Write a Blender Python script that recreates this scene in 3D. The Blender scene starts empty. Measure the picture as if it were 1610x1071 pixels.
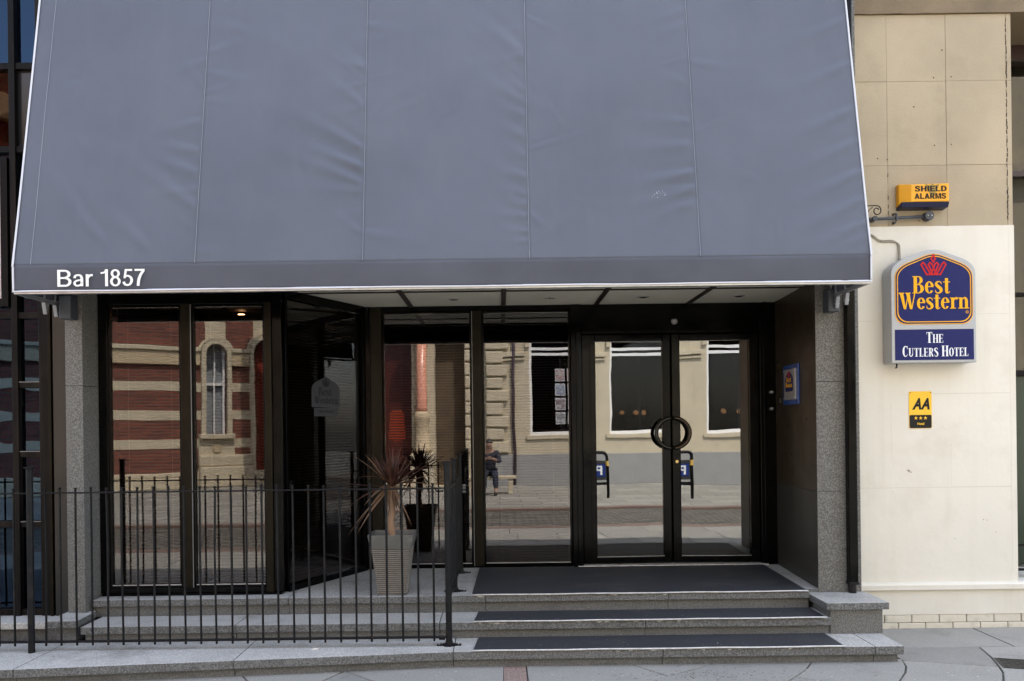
import bpy, bmesh, math, random
from mathutils import Vector, Matrix, noise
random.seed(7)
R = math.radians
sc = bpy.context.scene
C = sc.collection

# ---------------------------------------------------------------- camera, sky, sun, exposure
cd = bpy.data.cameras.new('camera'); cam = bpy.data.objects.new('camera', cd); C.objects.link(cam)
cam.location = (0, 0, 1.643); cam.rotation_euler = (R(90), 0.0125, 0)
cd.lens = 29.07; cd.sensor_width = 36; cd.shift_x = 0.0124; cd.shift_y = 0.0848
cd.clip_start = 0.05; cd.clip_end = 3000
sc.camera = cam
SUN_EL, SUN_AZ = R(58), R(34)          # the sun stands behind the hotel, to the right
w = bpy.data.worlds.new('World'); sc.world = w; w.use_nodes = True
nt = w.node_tree; sky = nt.nodes.new('ShaderNodeTexSky'); sky.sky_type = 'NISHITA'
sky.sun_disc = False; sky.sun_elevation = SUN_EL; sky.sun_rotation = SUN_AZ
sky.dust_density = 2.0; sky.air_density = 1.0
nt.nodes['Background'].inputs[1].default_value = 0.15
hz = nt.nodes.new('ShaderNodeHueSaturation'); hz.inputs['Saturation'].default_value = .62     # hazy summer sky
nt.links.new(sky.outputs[0], hz.inputs['Color']); nt.links.new(hz.outputs[0], nt.nodes['Background'].inputs[0])
sl = bpy.data.lights.new('sun', 'SUN'); sl.energy = 2.7; sl.angle = R(0.5); sl.color = (1, .94, .84)
so = bpy.data.objects.new('sun', sl); C.objects.link(so)
sd = Vector((math.sin(SUN_AZ)*math.cos(SUN_EL), math.cos(SUN_AZ)*math.cos(SUN_EL), math.sin(SUN_EL)))
so.rotation_euler = sd.to_track_quat('Z', 'Y').to_euler()
vs = sc.view_settings; sc.display_settings.display_device = 'sRGB'
vs.view_transform = 'Standard'; vs.look = 'None'; vs.gamma = 1; vs.use_curve_mapping = False
vs.exposure = 2.47
sc.render.engine = 'CYCLES'
sc.cycles.max_bounces = 10; sc.cycles.transparent_max_bounces = 16; sc.cycles.glossy_bounces = 5
sc.cycles.caustics_reflective = False; sc.cycles.caustics_refractive = False

# ---------------------------------------------------------------- helpers
class MB:
    def __init__(s): s.v = []; s.f = []; s.m = []; s.mi = 0
    def add(s, vs_, fs):
        n = len(s.v); s.v += [tuple(p) for p in vs_]
        for f in fs: s.f.append(tuple(i+n for i in f)); s.m.append(s.mi)
        return s
    def box(s, x0, x1, y0, y1, z0, z1):
        return s.add([(x0,y0,z0),(x1,y0,z0),(x1,y1,z0),(x0,y1,z0),(x0,y0,z1),(x1,y0,z1),(x1,y1,z1),(x0,y1,z1)],
              [(0,3,2,1),(4,5,6,7),(0,1,5,4),(1,2,6,5),(2,3,7,6),(3,0,4,7)])
    def bar(s, a, b, wx, wy):          # square bar between two points
        return s.tube([a, b], max(wx, wy)*.7071, 4, rot=.7854)
    def tube(s, pts, r, n=10, rot=0.0, caps=True):
        pts = [Vector(p) for p in pts]; rings = []
        rr = r if isinstance(r, (list, tuple)) else [r]*len(pts)
        up = None
        for i, p in enumerate(pts):
            d = (pts[min(i+1, len(pts)-1)] - pts[max(i-1, 0)]).normalized()
            if up is None:
                up = Vector((0,0,1)) if abs(d.z) < .9 else Vector((0,1,0))
            a = d.cross(up).normalized(); b = a.cross(d).normalized(); up = b
            rings.append([p + (a*math.cos(rot+2*math.pi*k/n) + b*math.sin(rot+2*math.pi*k/n))*rr[i] for k in range(n)])
        vv = [q for r_ in rings for q in r_]; ff = []
        for i in range(len(pts)-1):
            for k in range(n):
                k2 = (k+1) % n
                ff.append((i*n+k, i*n+k2, (i+1)*n+k2, (i+1)*n+k))
        if caps:
            ff.append(tuple(range(n-1, -1, -1))); ff.append(tuple(range((len(pts)-1)*n, len(pts)*n)))
        return s.add(vv, ff)
    def lathe(s, c, prof, n=24):       # prof: (radius, z)
        vv = []; ff = []
        for r, z in prof:
            vv += [(c[0]+r*math.cos(2*math.pi*k/n), c[1]+r*math.sin(2*math.pi*k/n), c[2]+z) for k in range(n)]
        for i in range(len(prof)-1):
            for k in range(n):
                k2 = (k+1) % n; ff.append((i*n+k, i*n+k2, (i+1)*n+k2, (i+1)*n+k))
        ff.append(tuple(range(n-1, -1, -1))); ff.append(tuple(range((len(prof)-1)*n, len(prof)*n)))
        return s.add(vv, ff)
    def disc_y(s, c, r0, y0, y1, n=20):     # cylinder along Y
        return s.tube([(c[0], y0, c[1]), (c[0], y1, c[1])], r0, n)
    def prism_z(s, poly, z0, z1):      # polygon in XY, counter-clockwise
        n = len(poly); a = [(x, y, z0) for x, y in poly] + [(x, y, z1) for x, y in poly]
        return s.add(a, [tuple(range(n-1,-1,-1)), tuple(range(n, 2*n))] + [(i, (i+1) % n, n+(i+1) % n, n+i) for i in range(n)])
    def prism_y(s, poly, y0, y1):      # polygon in XZ seen from -Y, counter-clockwise
        n = len(poly); a = [(x, y0, z) for x, z in poly] + [(x, y1, z) for x, z in poly]
        return s.add(a, [tuple(range(n)), tuple(range(2*n-1, n-1, -1))] + [(i, n+i, n+(i+1) % n, (i+1) % n) for i in range(n)])
    def prism_x(s, poly, x0, x1):      # polygon in YZ
        n = len(poly); a = [(x0, y, z) for y, z in poly] + [(x1, y, z) for y, z in poly]
        return s.add(a, [tuple(range(n)), tuple(range(2*n-1, n-1, -1))] + [(i, n+i, n+(i+1) % n, (i+1) % n) for i in range(n)])
    def build(s, name, mat, parent=None, bevel=0, smooth=False, **tags):
        me = bpy.data.meshes.new(name); me.from_pydata(s.v, [], s.f)
        mats = mat if isinstance(mat, (list, tuple)) else [mat]
        for m in mats: me.materials.append(m)
        for p, i in zip(me.polygons, s.m): p.material_index = i; p.use_smooth = smooth
        bm = bmesh.new(); bm.from_mesh(me); bmesh.ops.recalc_face_normals(bm, faces=bm.faces)
        bm.to_mesh(me); bm.free(); me.update()
        o = bpy.data.objects.new(name, me); C.objects.link(o)
        if parent is not None: adopt(o, parent)
        if bevel:
            b = o.modifiers.new('bevel', 'BEVEL'); b.width = bevel; b.segments = 2; b.limit_method = 'ANGLE'
        for k, v in tags.items(): o[k] = v
        return o

LOCAL = set()
def adopt(o, parent):
    o.parent = parent
    if parent.type == 'EMPTY' and parent.name not in LOCAL:       # parts are written in world metres
        o.matrix_parent_inverse = Matrix.LocRotScale(parent.location, parent.rotation_euler, None).inverted()
WLOC = set()
def thing(name, label, cat, loc=(0,0,0), rotz=0, group=None, local=False):
    o = bpy.data.objects.new(name, None); C.objects.link(o); o.empty_display_size = .1
    o.location = loc; o.rotation_euler = (0, 0, rotz); o['label'] = label; o['category'] = cat
    if group: o['group'] = group
    WLOC.add(o.name)
    if local: LOCAL.add(o.name)
    return o
def tag(o, label, cat, group=None):
    o['label'] = label; o['category'] = cat
    if group: o['group'] = group
    return o
def catmull(pts, n=6):
    P = [Vector(p) for p in pts]; P = [2*P[0]-P[1]] + P + [2*P[-1]-P[-2]]; out = []
    for i in range(1, len(P)-2):
        for k in range(n):
            t = k/n; a, b, c, d = P[i-1], P[i], P[i+1], P[i+2]
            out.append(.5*((2*b)+(c-a)*t+(2*a-5*b+4*c-d)*t*t+(-a+3*b-3*c+d)*t**3))
    out.append(P[-2]); return out

# ---------------------------------------------------------------- materials
def srgb(r, g, b):
    return tuple(((c/255)/12.92 if c/255 <= .04045 else ((c/255+.055)/1.055)**2.4) for c in (r, g, b))
MATS = {}
def mat(name, col, rough=.6, metal=0, spec=.5, var=0, vscale=3, bump=0, bscale=30, col2=None, speck=0, sscale=150,
        coat=0, emis=None, estr=0, stain=0, stcol=(.1,.09,.07), stscale=1.2, piece=0, rvar=0, streak=0):
    if name in MATS: return MATS[name]
    m = bpy.data.materials.new(name); m.use_nodes = True; MATS[name] = m
    t = m.node_tree; N = t.nodes; L = t.links; b = N['Principled BSDF']
    b.inputs['Roughness'].default_value = rough; b.inputs['Metallic'].default_value = metal
    b.inputs['Specular IOR Level'].default_value = spec; b.inputs['Coat Weight'].default_value = coat
    b.inputs['Coat Roughness'].default_value = .06
    co = N.new('ShaderNodeTexCoord').outputs['Object']
    def nz(scale, detail=4, rough_=.55, vec=None):
        n = N.new('ShaderNodeTexNoise'); n.inputs['Scale'].default_value = scale
        n.inputs['Detail'].default_value = detail; n.inputs['Roughness'].default_value = rough_
        L.new(vec or co, n.inputs['Vector']); return n.outputs['Fac']
    def ramp(fac, a, b_, lo=0, hi=1):
        r = N.new('ShaderNodeMapRange'); r.inputs[1].default_value = a; r.inputs[2].default_value = b_
        r.inputs[3].default_value = lo; r.inputs[4].default_value = hi; L.new(fac, r.inputs[0]); return r.outputs[0]
    def mix(fac, a, c_, mode='MIX'):
        x = N.new('ShaderNodeMix'); x.data_type = 'RGBA'; x.blend_type = mode
        if isinstance(fac, float): x.inputs[0].default_value = fac
        else: L.new(fac, x.inputs[0])
        for k, v in ((6, a), (7, c_)):
            if isinstance(v, tuple): x.inputs[k].default_value = (*v[:3], 1)
            else: L.new(v, x.inputs[k])
        return x.outputs[2]
    cur = tuple(col)
    if var:
        c2 = col2 or tuple(c*(1-var) for c in col)
        cur = mix(ramp(nz(vscale, 6), .32, .68), cur, c2)
    if speck:
        dk = tuple(c*(1-speck) for c in col); lt = tuple(min(1, c*(1+speck*1.3)) for c in col)
        s1 = ramp(nz(sscale, 2, .7), .40, .60)
        cur = mix(s1, cur, mix(ramp(nz(sscale*.55, 2, .6), .45, .55), dk, lt))
    if stain:
        cur = mix(ramp(nz(stscale, 8, .65), .54, .78, 0, stain), cur, tuple(stcol))
    if streak:
        mp = N.new('ShaderNodeMapping'); mp.inputs['Scale'].default_value = (9, 9, .5); L.new(co, mp.inputs[0])
        cur = mix(ramp(nz(1.0, 5, .6, mp.outputs[0]), .5, .8, 0, streak), cur, tuple(stcol))
    if piece:
        oi = N.new('ShaderNodeObjectInfo')
        hv = N.new('ShaderNodeHueSaturation'); L.new(ramp(oi.outputs['Random'], 0, 1, 1-piece, 1+piece), hv.inputs['Value'])
        if isinstance(cur, tuple): hv.inputs['Color'].default_value = (*cur, 1)
        else: L.new(cur, hv.inputs['Color'])
        cur = hv.outputs[0]
    if isinstance(cur, tuple): b.inputs['Base Color'].default_value = (*cur, 1)
    else: L.new(cur, b.inputs['Base Color'])
    if rvar:
        L.new(ramp(nz(5, 6), .3, .7, rough-rvar, rough+rvar), b.inputs['Roughness'])
    if bump:
        bp = N.new('ShaderNodeBump'); bp.inputs['Strength'].default_value = 1
        bp.inputs['Distance'].default_value = bump; L.new(nz(bscale, 5, .6), bp.inputs['Height'])
        L.new(bp.outputs[0], b.inputs['Normal'])
    if emis:
        b.inputs['Emission Color'].default_value = (*emis, 1); b.inputs['Emission Strength'].default_value = estr
    return m
def glass(name, tcol, refl, wob=.0006, wsc=1.6, gcol=(1,1,1)):
    m = bpy.data.materials.new(name); m.use_nodes = True; MATS[name] = m
    t = m.node_tree; N = t.nodes; L = t.links; N.remove(N['Principled BSDF'])
    tr = N.new('ShaderNodeBsdfTransparent'); tr.inputs[0].default_value = (*tcol, 1)
    gl = N.new('ShaderNodeBsdfGlossy'); gl.inputs['Roughness'].default_value = .0; gl.inputs[0].default_value = (*gcol, 1)
    lw = N.new('ShaderNodeLayerWeight'); lw.inputs[0].default_value = .5
    p = N.new('ShaderNodeMath'); p.operation = 'POWER'; p.inputs[1].default_value = 4.0; L.new(lw.outputs['Facing'], p.inputs[0])
    mr = N.new('ShaderNodeMapRange'); mr.inputs[3].default_value = refl; mr.inputs[4].default_value = 1; L.new(p.outputs[0], mr.inputs[0])
    mx = N.new('ShaderNodeMixShader'); L.new(mr.outputs[0], mx.inputs[0]); L.new(tr.outputs[0], mx.inputs[1]); L.new(gl.outputs[0], mx.inputs[2])
    nz = N.new('ShaderNodeTexNoise'); nz.inputs['Scale'].default_value = wsc; nz.inputs['Detail'].default_value = 1.5
    tc = N.new('ShaderNodeTexCoord'); L.new(tc.outputs['Object'], nz.inputs['Vector'])
    bp = N.new('ShaderNodeBump'); bp.inputs['Distance'].default_value = wob; bp.inputs['Strength'].default_value = 1
    L.new(nz.outputs['Fac'], bp.inputs['Height']); L.new(bp.outputs[0], gl.inputs['Normal'])
    L.new(mx.outputs[0], N['Material Output'].inputs[0]); return m

GRAN = mat('granite', (.125,.122,.112), .62, speck=.55, sscale=190, var=.25, vscale=2.5, bump=.0012, bscale=160, streak=.35, stcol=(.09,.08,.065))
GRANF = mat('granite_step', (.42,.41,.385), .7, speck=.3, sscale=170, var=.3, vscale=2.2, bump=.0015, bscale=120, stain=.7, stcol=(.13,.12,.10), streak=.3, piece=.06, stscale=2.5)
GRANP = mat('granite_polished', (.036,.026,.016), .34, spec=.22, speck=.5, sscale=200, var=.4, vscale=1.6, rvar=.07, stain=.6, stcol=(.05,.028,.014), stscale=.9)
BLK = mat('black_frame', (.0022,.0022,.0022), .16, spec=.13, var=.5, vscale=9, bump=.0009, bscale=16, rvar=.09)
BLKI = mat('black_iron', (.009,.0095,.011), .42, var=.5, vscale=30, bump=.0008, bscale=90, rvar=.12, spec=.16, stain=.5, stcol=(.06,.05,.04), stscale=9)
OLIVE = mat('bronze_frame', (.012,.0095,.005), .34, spec=.14, var=.5, vscale=7, streak=.6, stcol=(.02,.018,.014), metal=.3)
BRONZE = mat('bronze_dark', (.005,.0042,.004), .4, spec=.12, var=.5, vscale=5, streak=.75, stcol=(.035,.026,.02), stain=.25, stscale=4)
ALU = mat('aluminium', (.55,.56,.58), .32, metal=.85, var=.3, vscale=14, bump=.0004)
ALUW = mat('aluminium_nosing', (.66,.65,.63), .45, metal=.25, var=.35, vscale=25, stain=.4, stscale=8)
TRIM = mat('trim_grey', (.16,.165,.175), .4, metal=.5)
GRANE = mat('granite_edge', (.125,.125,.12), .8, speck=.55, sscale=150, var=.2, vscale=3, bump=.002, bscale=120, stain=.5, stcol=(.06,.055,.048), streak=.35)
RUBBER = mat('rubber_mat', (.024,.025,.030), .72, speck=.35, sscale=260, var=.3, vscale=4, bump=.0015, bscale=240, stain=.6, stcol=(.075,.07,.062), stscale=3.5)
FAB = mat('awning_fabric', (.110,.124,.160), .8, var=.14, vscale=.9, bump=.0005, bscale=420, stain=.25, stcol=(.14,.15,.178), stscale=1.1, spec=.25, streak=.15)
FABV = mat('awning_valance', (.082,.088,.110), .8, var=.2, vscale=2, bump=.0004, bscale=420, spec=.3)
PIPW = mat('white_piping', (.58,.59,.63), .5)
WHITE = mat('white_paint', (.78,.78,.77), .55)
SOFF = mat('soffit_cream', (.72,.70,.60), .6, var=.15, vscale=2, stain=.3, stcol=(.3,.27,.2))
BROWN = mat('batten_brown', (.014,.006,.004), .5, spec=.2)
CREAM = mat('cream_paint', (.71,.675,.59), .66, var=.07, vscale=1.0, bump=.0028, bscale=9, stain=.4, stcol=(.50,.45,.35), stscale=1.9, streak=.22)
CREAMB = mat('cream_paint_brick', (.66,.61,.50), .7, var=.1, vscale=9, bump=.004, bscale=30, stain=.55, stcol=(.25,.22,.17), stscale=9, piece=.05)
STONE = mat('sandstone', (.41,.34,.235), .8, var=.18, vscale=1.7, bump=.0022, bscale=60, stain=.38, stcol=(.23,.185,.12), stscale=2.6, piece=.06)
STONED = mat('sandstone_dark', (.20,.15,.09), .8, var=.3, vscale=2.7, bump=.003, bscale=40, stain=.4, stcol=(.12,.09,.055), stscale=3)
MORT = mat('joint_mortar', (.16,.13,.09), .9)
FLAG = mat('york_flagstone', (.27,.26,.235), .75, var=.25, vscale=1.8, col2=(.20,.20,.185), bump=.003, bscale=25, stain=.7, stcol=(.14,.135,.12), piece=.13, speck=.12, sscale=120, stscale=3, rvar=.1)
REDP = mat('red_paver', (.23,.165,.14), .8, speck=.4, sscale=110, bump=.003)
GROUND = mat('ground_bed', (.10,.095,.085), .9, var=.3)
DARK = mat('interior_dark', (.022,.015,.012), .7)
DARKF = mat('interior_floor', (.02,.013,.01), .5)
SLAT = mat('blind_slat', (.10,.07,.06), .45, var=.3, vscale=3)
G_BAY = glass('glass_tinted', (.55,.50,.48), .10, .0006, 1.6)
G_BAYL = glass('glass_bay', (.6,.56,.53), .072, .0006, 1.4)
G_DOOR = glass('glass_door', (.5,.5,.48), .15, .0005, 2.2)
G_SIDE = glass('glass_dark', (.6,.57,.55), .045)
G_BLUE = glass('glass_blue', (.05,.08,.11), .05, .0012, 2.4, (.38,.6,.95))
G_OPP = glass('glass_shop', (.4,.4,.4), .03)

# ---------------------------------------------------------------- ground, road, pavements
g = MB(); g.add([(-400,-400,-.06),(400,-400,-.06),(400,400,-.06),(-400,400,-.06)], [(0,1,2,3)])
g.build('ground', GROUND, kind='structure')
pv = MB().box(-40, 40, 1.62, 7.2, -.05, -.012).build('pavement', GROUND, kind='structure')
def inset(poly, d):
    cx = sum(p[0] for p in poly)/len(poly); cy = sum(p[1] for p in poly)/len(poly); out = []
    for x, y in poly:
        l = math.hypot(x-cx, y-cy); k = max(0, 1-d*1.3/l); out.append((cx+(x-cx)*k, cy+(y-cy)*k))
    return out
flags = [
 [(-5,5.0),(-1.42,5.0),(-1.71,5.491),(-1.86,5.75),(-5,5.75)],
 [(-1.42,5.0),(-1.37,5.0),(-1.18,5.401),(-1.03,5.75),(-1.86,5.75),(-1.71,5.491)],
 [(-1.37,5.0),(-.45,5.0),(-.866,5.415),(-1.067,5.62),(-1.18,5.401)],
 [(-.45,5.0),(.004,5.0),(.016,5.75),(-1.03,5.75),(-1.067,5.62),(-.866,5.415)],
 [(.165,5.0),(.55,5.0),(.925,5.342),(1.084,5.417),(.96,5.60),(.86,5.75),(.163,5.75)],
 [(1.084,5.417),(1.28,5.56),(1.52,5.75),(.86,5.75),(.96,5.60)],
 [(.55,5.0),(1.60,5.0),(1.72,5.14),(1.819,5.279),(1.90,5.37),(2.03,5.53),(2.16,5.75),(1.52,5.75),(1.28,5.56),(1.084,5.417),(.925,5.342)],
 [(1.60,5.0),(2.33,5.0),(2.043,5.27),(1.90,5.37),(1.819,5.279),(1.72,5.14)],
 [(2.33,5.0),(2.36,5.0),(2.52,5.25),(2.65,5.44),(2.721,5.577),(2.78,5.75),(2.16,5.75),(2.03,5.53),(1.90,5.37),(2.043,5.27)],
 [(2.36,5.0),(3.02,5.0),(3.166,5.224),(3.27,5.40),(3.325,5.535),(2.76,5.71),(2.721,5.577),(2.65,5.44),(2.52,5.25)],
 [(2.76,5.71),(3.325,5.535),(3.40,5.74),(3.478,6.03),(2.76,6.03)],
 [(2.76,6.03),(3.478,6.03),(3.735,6.03),(3.745,6.62),(2.76,6.62)],
 [(3.735,6.03),(5.2,6.03),(5.2,6.62),(3.745,6.62)],
 [(3.02,5.0),(5.2,5.0),(5.2,6.03),(3.478,6.03),(3.40,5.74),(3.325,5.535),(3.27,5.40),(3.166,5.224)],
]
for p in flags: MB().prism_z(inset(p, .006), -.03, 0).build('flagstone', FLAG, pv, bevel=.003)
MB().box(.009, .16, 3.2, 5.74, -.03, -.001).build('red_paver', REDP, pv, bevel=.003)
yy = 4.98
for r_, d in enumerate((.75, .6, .62, .7, .64)):
    x = -9 + .37*(r_ % 2)
    while x < 9:
        wd = random.choice((.62, .78, .92, 1.1))
        MB().box(x+.005, x+wd-.005, yy-d+.005, yy-.005, -.03, random.uniform(-.002, .001)).build('flagstone', FLAG, pv, bevel=.003)
        x += wd
    yy -= d
# road of setts
SETT = mat('setts', (.19,.18,.165), .7, var=.4, vscale=9)
def brickify(m, cw, ch, mortar, c1, c2, cm, axes='XY', bumpd=.01, rough=.7):
    t = m.node_tree; N = t.nodes; L = t.links; b = N['Principled BSDF']
    tc = N.new('ShaderNodeTexCoord'); sx = N.new('ShaderNodeSeparateXYZ'); cx = N.new('ShaderNodeCombineXYZ')
    L.new(tc.outputs['Object'], sx.inputs[0]); L.new(sx.outputs[axes[0]], cx.inputs[0]); L.new(sx.outputs[axes[1]], cx.inputs[1])
    br = N.new('ShaderNodeTexBrick'); L.new(cx.outputs[0], br.inputs['Vector']); br.inputs['Scale'].default_value = 1
    br.inputs['Brick Width'].default_value = cw; br.inputs['Row Height'].default_value = ch; br.inputs['Mortar Size'].default_value = mortar
    br.inputs['Color1'].default_value = (*c1,1); br.inputs['Color2'].default_value = (*c2,1); br.inputs['Mortar'].default_value = (*cm,1)
    L.new(br.outputs['Color'], b.inputs['Base Color']); b.inputs['Roughness'].default_value = rough
    bp = N.new('ShaderNodeBump'); bp.inputs['Distance'].default_value = -bumpd; L.new(br.outputs['Fac'], bp.inputs['Height']); L.new(bp.outputs[0], b.inputs['Normal'])
brickify(SETT, .26, .13, .022, (.20,.19,.165), (.09,.085,.075), (.035,.03,.026), bumpd=.05)
MB().box(-60, 60, -1.45, 1.35, -.05, -.045).build('road', SETT, kind='structure')
k1 = MB(); k1.box(-60, 60, 1.35, 1.62, -.05, -.004); k1.box(-60, 60, -1.72, -1.45, -.05, 0)
k1.build('kerb', mat('red_kerb', (.20,.14,.115), .7, var=.3, vscale=2), kind='structure')
FARP = mat('far_paving', (.3,.3,.28), .7); brickify(FARP, .9, .6, .012, (.30,.29,.26), (.21,.205,.185), (.09,.085,.075), bumpd=.006)
MB().box(-60, 60, -16, -1.72, -.05, 0.001).build('far_pavement', FARP, kind='structure')

# ---------------------------------------------------------------- entrance steps
ZP, Z2, Z1 = .367, .235, .114
st = bpy.data.objects.new('entrance_steps', None); C.objects.link(st); st['kind'] = 'structure'
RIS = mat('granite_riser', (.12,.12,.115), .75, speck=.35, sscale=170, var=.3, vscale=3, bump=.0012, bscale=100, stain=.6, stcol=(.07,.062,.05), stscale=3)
def front1(x): return 5.65 if x > -.3 else 5.65 + (x+.3)*.103
xs = [-6.0, -4.6, -3.17, -1.79, -.335, 1.10, 2.55, 2.75]
for a, b in zip(xs[:-1], xs[1:]):
    a2, b2 = a+.002, b-.002
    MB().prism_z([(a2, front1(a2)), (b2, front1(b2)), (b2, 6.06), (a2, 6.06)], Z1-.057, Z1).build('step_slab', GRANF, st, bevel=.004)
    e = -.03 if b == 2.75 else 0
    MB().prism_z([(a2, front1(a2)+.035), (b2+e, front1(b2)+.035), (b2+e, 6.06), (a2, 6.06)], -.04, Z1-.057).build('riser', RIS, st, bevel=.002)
xs = [-3.05, -1.93, -.45, 1.04, 2.385]
for a, b in zip(xs[:-1], xs[1:]):
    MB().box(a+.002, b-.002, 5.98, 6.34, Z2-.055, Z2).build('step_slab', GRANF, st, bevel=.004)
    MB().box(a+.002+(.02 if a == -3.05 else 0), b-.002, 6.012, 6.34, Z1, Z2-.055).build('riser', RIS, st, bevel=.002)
xs = [-3.11, -1.62, -.12, 1.27, 2.345]
for a, b in zip(xs[:-1], xs[1:]):
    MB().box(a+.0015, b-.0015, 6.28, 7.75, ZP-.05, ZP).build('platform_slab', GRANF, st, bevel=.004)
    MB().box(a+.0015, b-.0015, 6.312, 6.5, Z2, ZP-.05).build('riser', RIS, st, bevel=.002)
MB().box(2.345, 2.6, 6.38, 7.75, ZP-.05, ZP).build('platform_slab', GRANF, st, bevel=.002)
# end blocks under the piers
MB().box(2.385, 2.765, 6.0, 6.42, Z1, .293).build('plinth_block', GRAN, st, bevel=.004)
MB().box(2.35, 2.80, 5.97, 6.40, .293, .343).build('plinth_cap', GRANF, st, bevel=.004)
MB().box(-3.24, -3.10, 6.02, 6.3, Z1, .232).build('plinth_block', RIS, st, bevel=.004)
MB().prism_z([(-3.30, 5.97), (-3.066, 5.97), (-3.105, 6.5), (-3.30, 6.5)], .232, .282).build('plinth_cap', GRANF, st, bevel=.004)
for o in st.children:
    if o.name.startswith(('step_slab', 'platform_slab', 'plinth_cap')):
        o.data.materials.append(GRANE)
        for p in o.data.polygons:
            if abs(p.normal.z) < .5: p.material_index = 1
# mats
def rmat(label, x0, x1, y0, y1, z, sk=0):
    t = thing('rubber_mat', label, 'mat', ((x0+x1)/2, y0, z), group='black rubber mats on the entrance steps')
    m = MB(); n = 24
    top = [(x0+(x1-x0)*i/n + 0, y0+.004) for i in range(n+1)]
    m.prism_z([(x0, y0), (x1, y0), (x1-sk, y1), (x0+.03, y1)], z, z+.008); m.build('mat', RUBBER, t, bevel=.002)
    s = MB(); pts = [(x0-.002+(x1-x0+.004)*i/n, y0-.001+.0015*math.sin(i*1.7), z+.007+.0012*math.sin(i*.9)) for i in range(n+1)]
    s.tube(pts, .0062, 6); s.build('nosing_strip', ALUW, t, smooth=True)
rmat('large black rubber mat on the top step in front of the glass doors', -.225, 2.325, 6.272, 7.48, ZP, -.05)
rmat('narrow black rubber mat on the middle step below the glass doors', -.205, 2.345, 5.972, 6.30, Z2)
rmat('narrow black rubber mat with white debris on the bottom step, nearest the pavement', -.20, 2.34, 5.642, 6.0, Z1)

# ---------------------------------------------------------------- hotel building
hb = thing('hotel_building', 'dark glazed hotel entrance with granite piers and black framed windows behind the awning', 'building', (0, 7, 0))
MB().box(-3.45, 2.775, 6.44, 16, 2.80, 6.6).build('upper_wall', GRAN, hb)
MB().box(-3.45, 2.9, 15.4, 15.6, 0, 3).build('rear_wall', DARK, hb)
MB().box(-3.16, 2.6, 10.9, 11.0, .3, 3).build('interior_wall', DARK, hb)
# right pier: granite, with a joint
for z0, z1 in ((.343, 1.117), (1.119, 1.963), (1.965, 2.95), (2.952, 3.9), (3.902, 4.9), (4.902, 6.5)):
    MB().prism_z([(2.444, 6.37), (2.776, 6.37), (2.776, 6.62), (2.46, 6.62)], z0, z1).build('pier_block', GRAN, hb, bevel=.003)
for z0, z1 in ((.367, 1.117), (1.119, 2.75)):
    MB().prism_z([(2.4445, 6.378), (2.52, 6.40), (2.60, 7.56), (2.5183, 7.56)], z0, z1).build('reveal_panel', GRANP if z0 > 1 else mat('granite_polished_grey', (.038,.035,.029), .36, spec=.22, speck=.5, sscale=200, var=.3, vscale=1.6, stain=.5, stcol=(.04,.03,.02)), hb, bevel=.001)
MB().box(2.55, 2.78, 6.62, 11, 0, 3).build('side_wall', DARK, hb)
# left pier
for z0, z1 in ((.282, 1.117), (1.119, 1.995), (1.997, 2.9), (2.9, 3.9), (3.9, 6.6)):
    MB().prism_z([(-3.275, 6.25), (-3.14, 6.24), (-3.118, 6.50), (-3.275, 6.50)], z0, z1).build('pier_block', GRAN, hb, bevel=.003)
MB().box(-3.46, -3.28, 6.42, 6.6, .2, 6.6).build('pier_recess', mat('black_panel', (.008,.008,.008), .3), hb)
MB().box(-3.46, -3.28, 6.6, 11, 0, 3).build('side_wall', DARK, hb)
# soffit
for i, xb in enumerate([-3.31+.84*k for k in range(7)]):
    x0 = max(xb+.02, -3.11); x1 = xb+.82
    x1 = min(x1, 2.515)
    for y0, y1 in ((6.30, 6.69), (6.73, 7.54)):
        MB().box(x0, x1, y0, y1, 2.752, 2.765).build('soffit_panel', SOFF, hb, bevel=.002)
    if i: MB().box(xb-.02, xb+.02, 6.30, 7.54, 2.742, 2.765).build('soffit_batten', BROWN, hb)
MB().box(-3.11, 2.515, 6.69, 6.73, 2.745, 2.77).build('soffit_batten', BROWN, hb)
MB().box(-3.11, 2.515, 6.27, 6.30, 2.735, 2.80).build('soffit_batten', BROWN, hb)
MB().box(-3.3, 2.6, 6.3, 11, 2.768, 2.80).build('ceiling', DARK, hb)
for x in (-.377, .454, 1.255, 2.08):
    d = MB(); d.lathe((x, 7.13, 2.752), [(.05,-.004),(.05,0),(.035,.002),(.03,-.003)], 20)
    d.build('downlight', ALU, hb); 
    MB().lathe((x, 7.13, 2.75), [(.032,-.0045),(.032,-.003)], 18).build('downlight_lens', mat('lens_dark', (.05,.04,.03), .2), hb)
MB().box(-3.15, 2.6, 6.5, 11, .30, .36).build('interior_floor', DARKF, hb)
# warm spot inside the bay
l = MB().lathe((-2.42, 7.8, 2.74), [(.028,-.006),(.03,0)], 16); l.build('interior_downlight', mat('lamp_warm', (1,.6,.3), .5, emis=(1,.55,.25), estr=5), hb)

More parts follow.
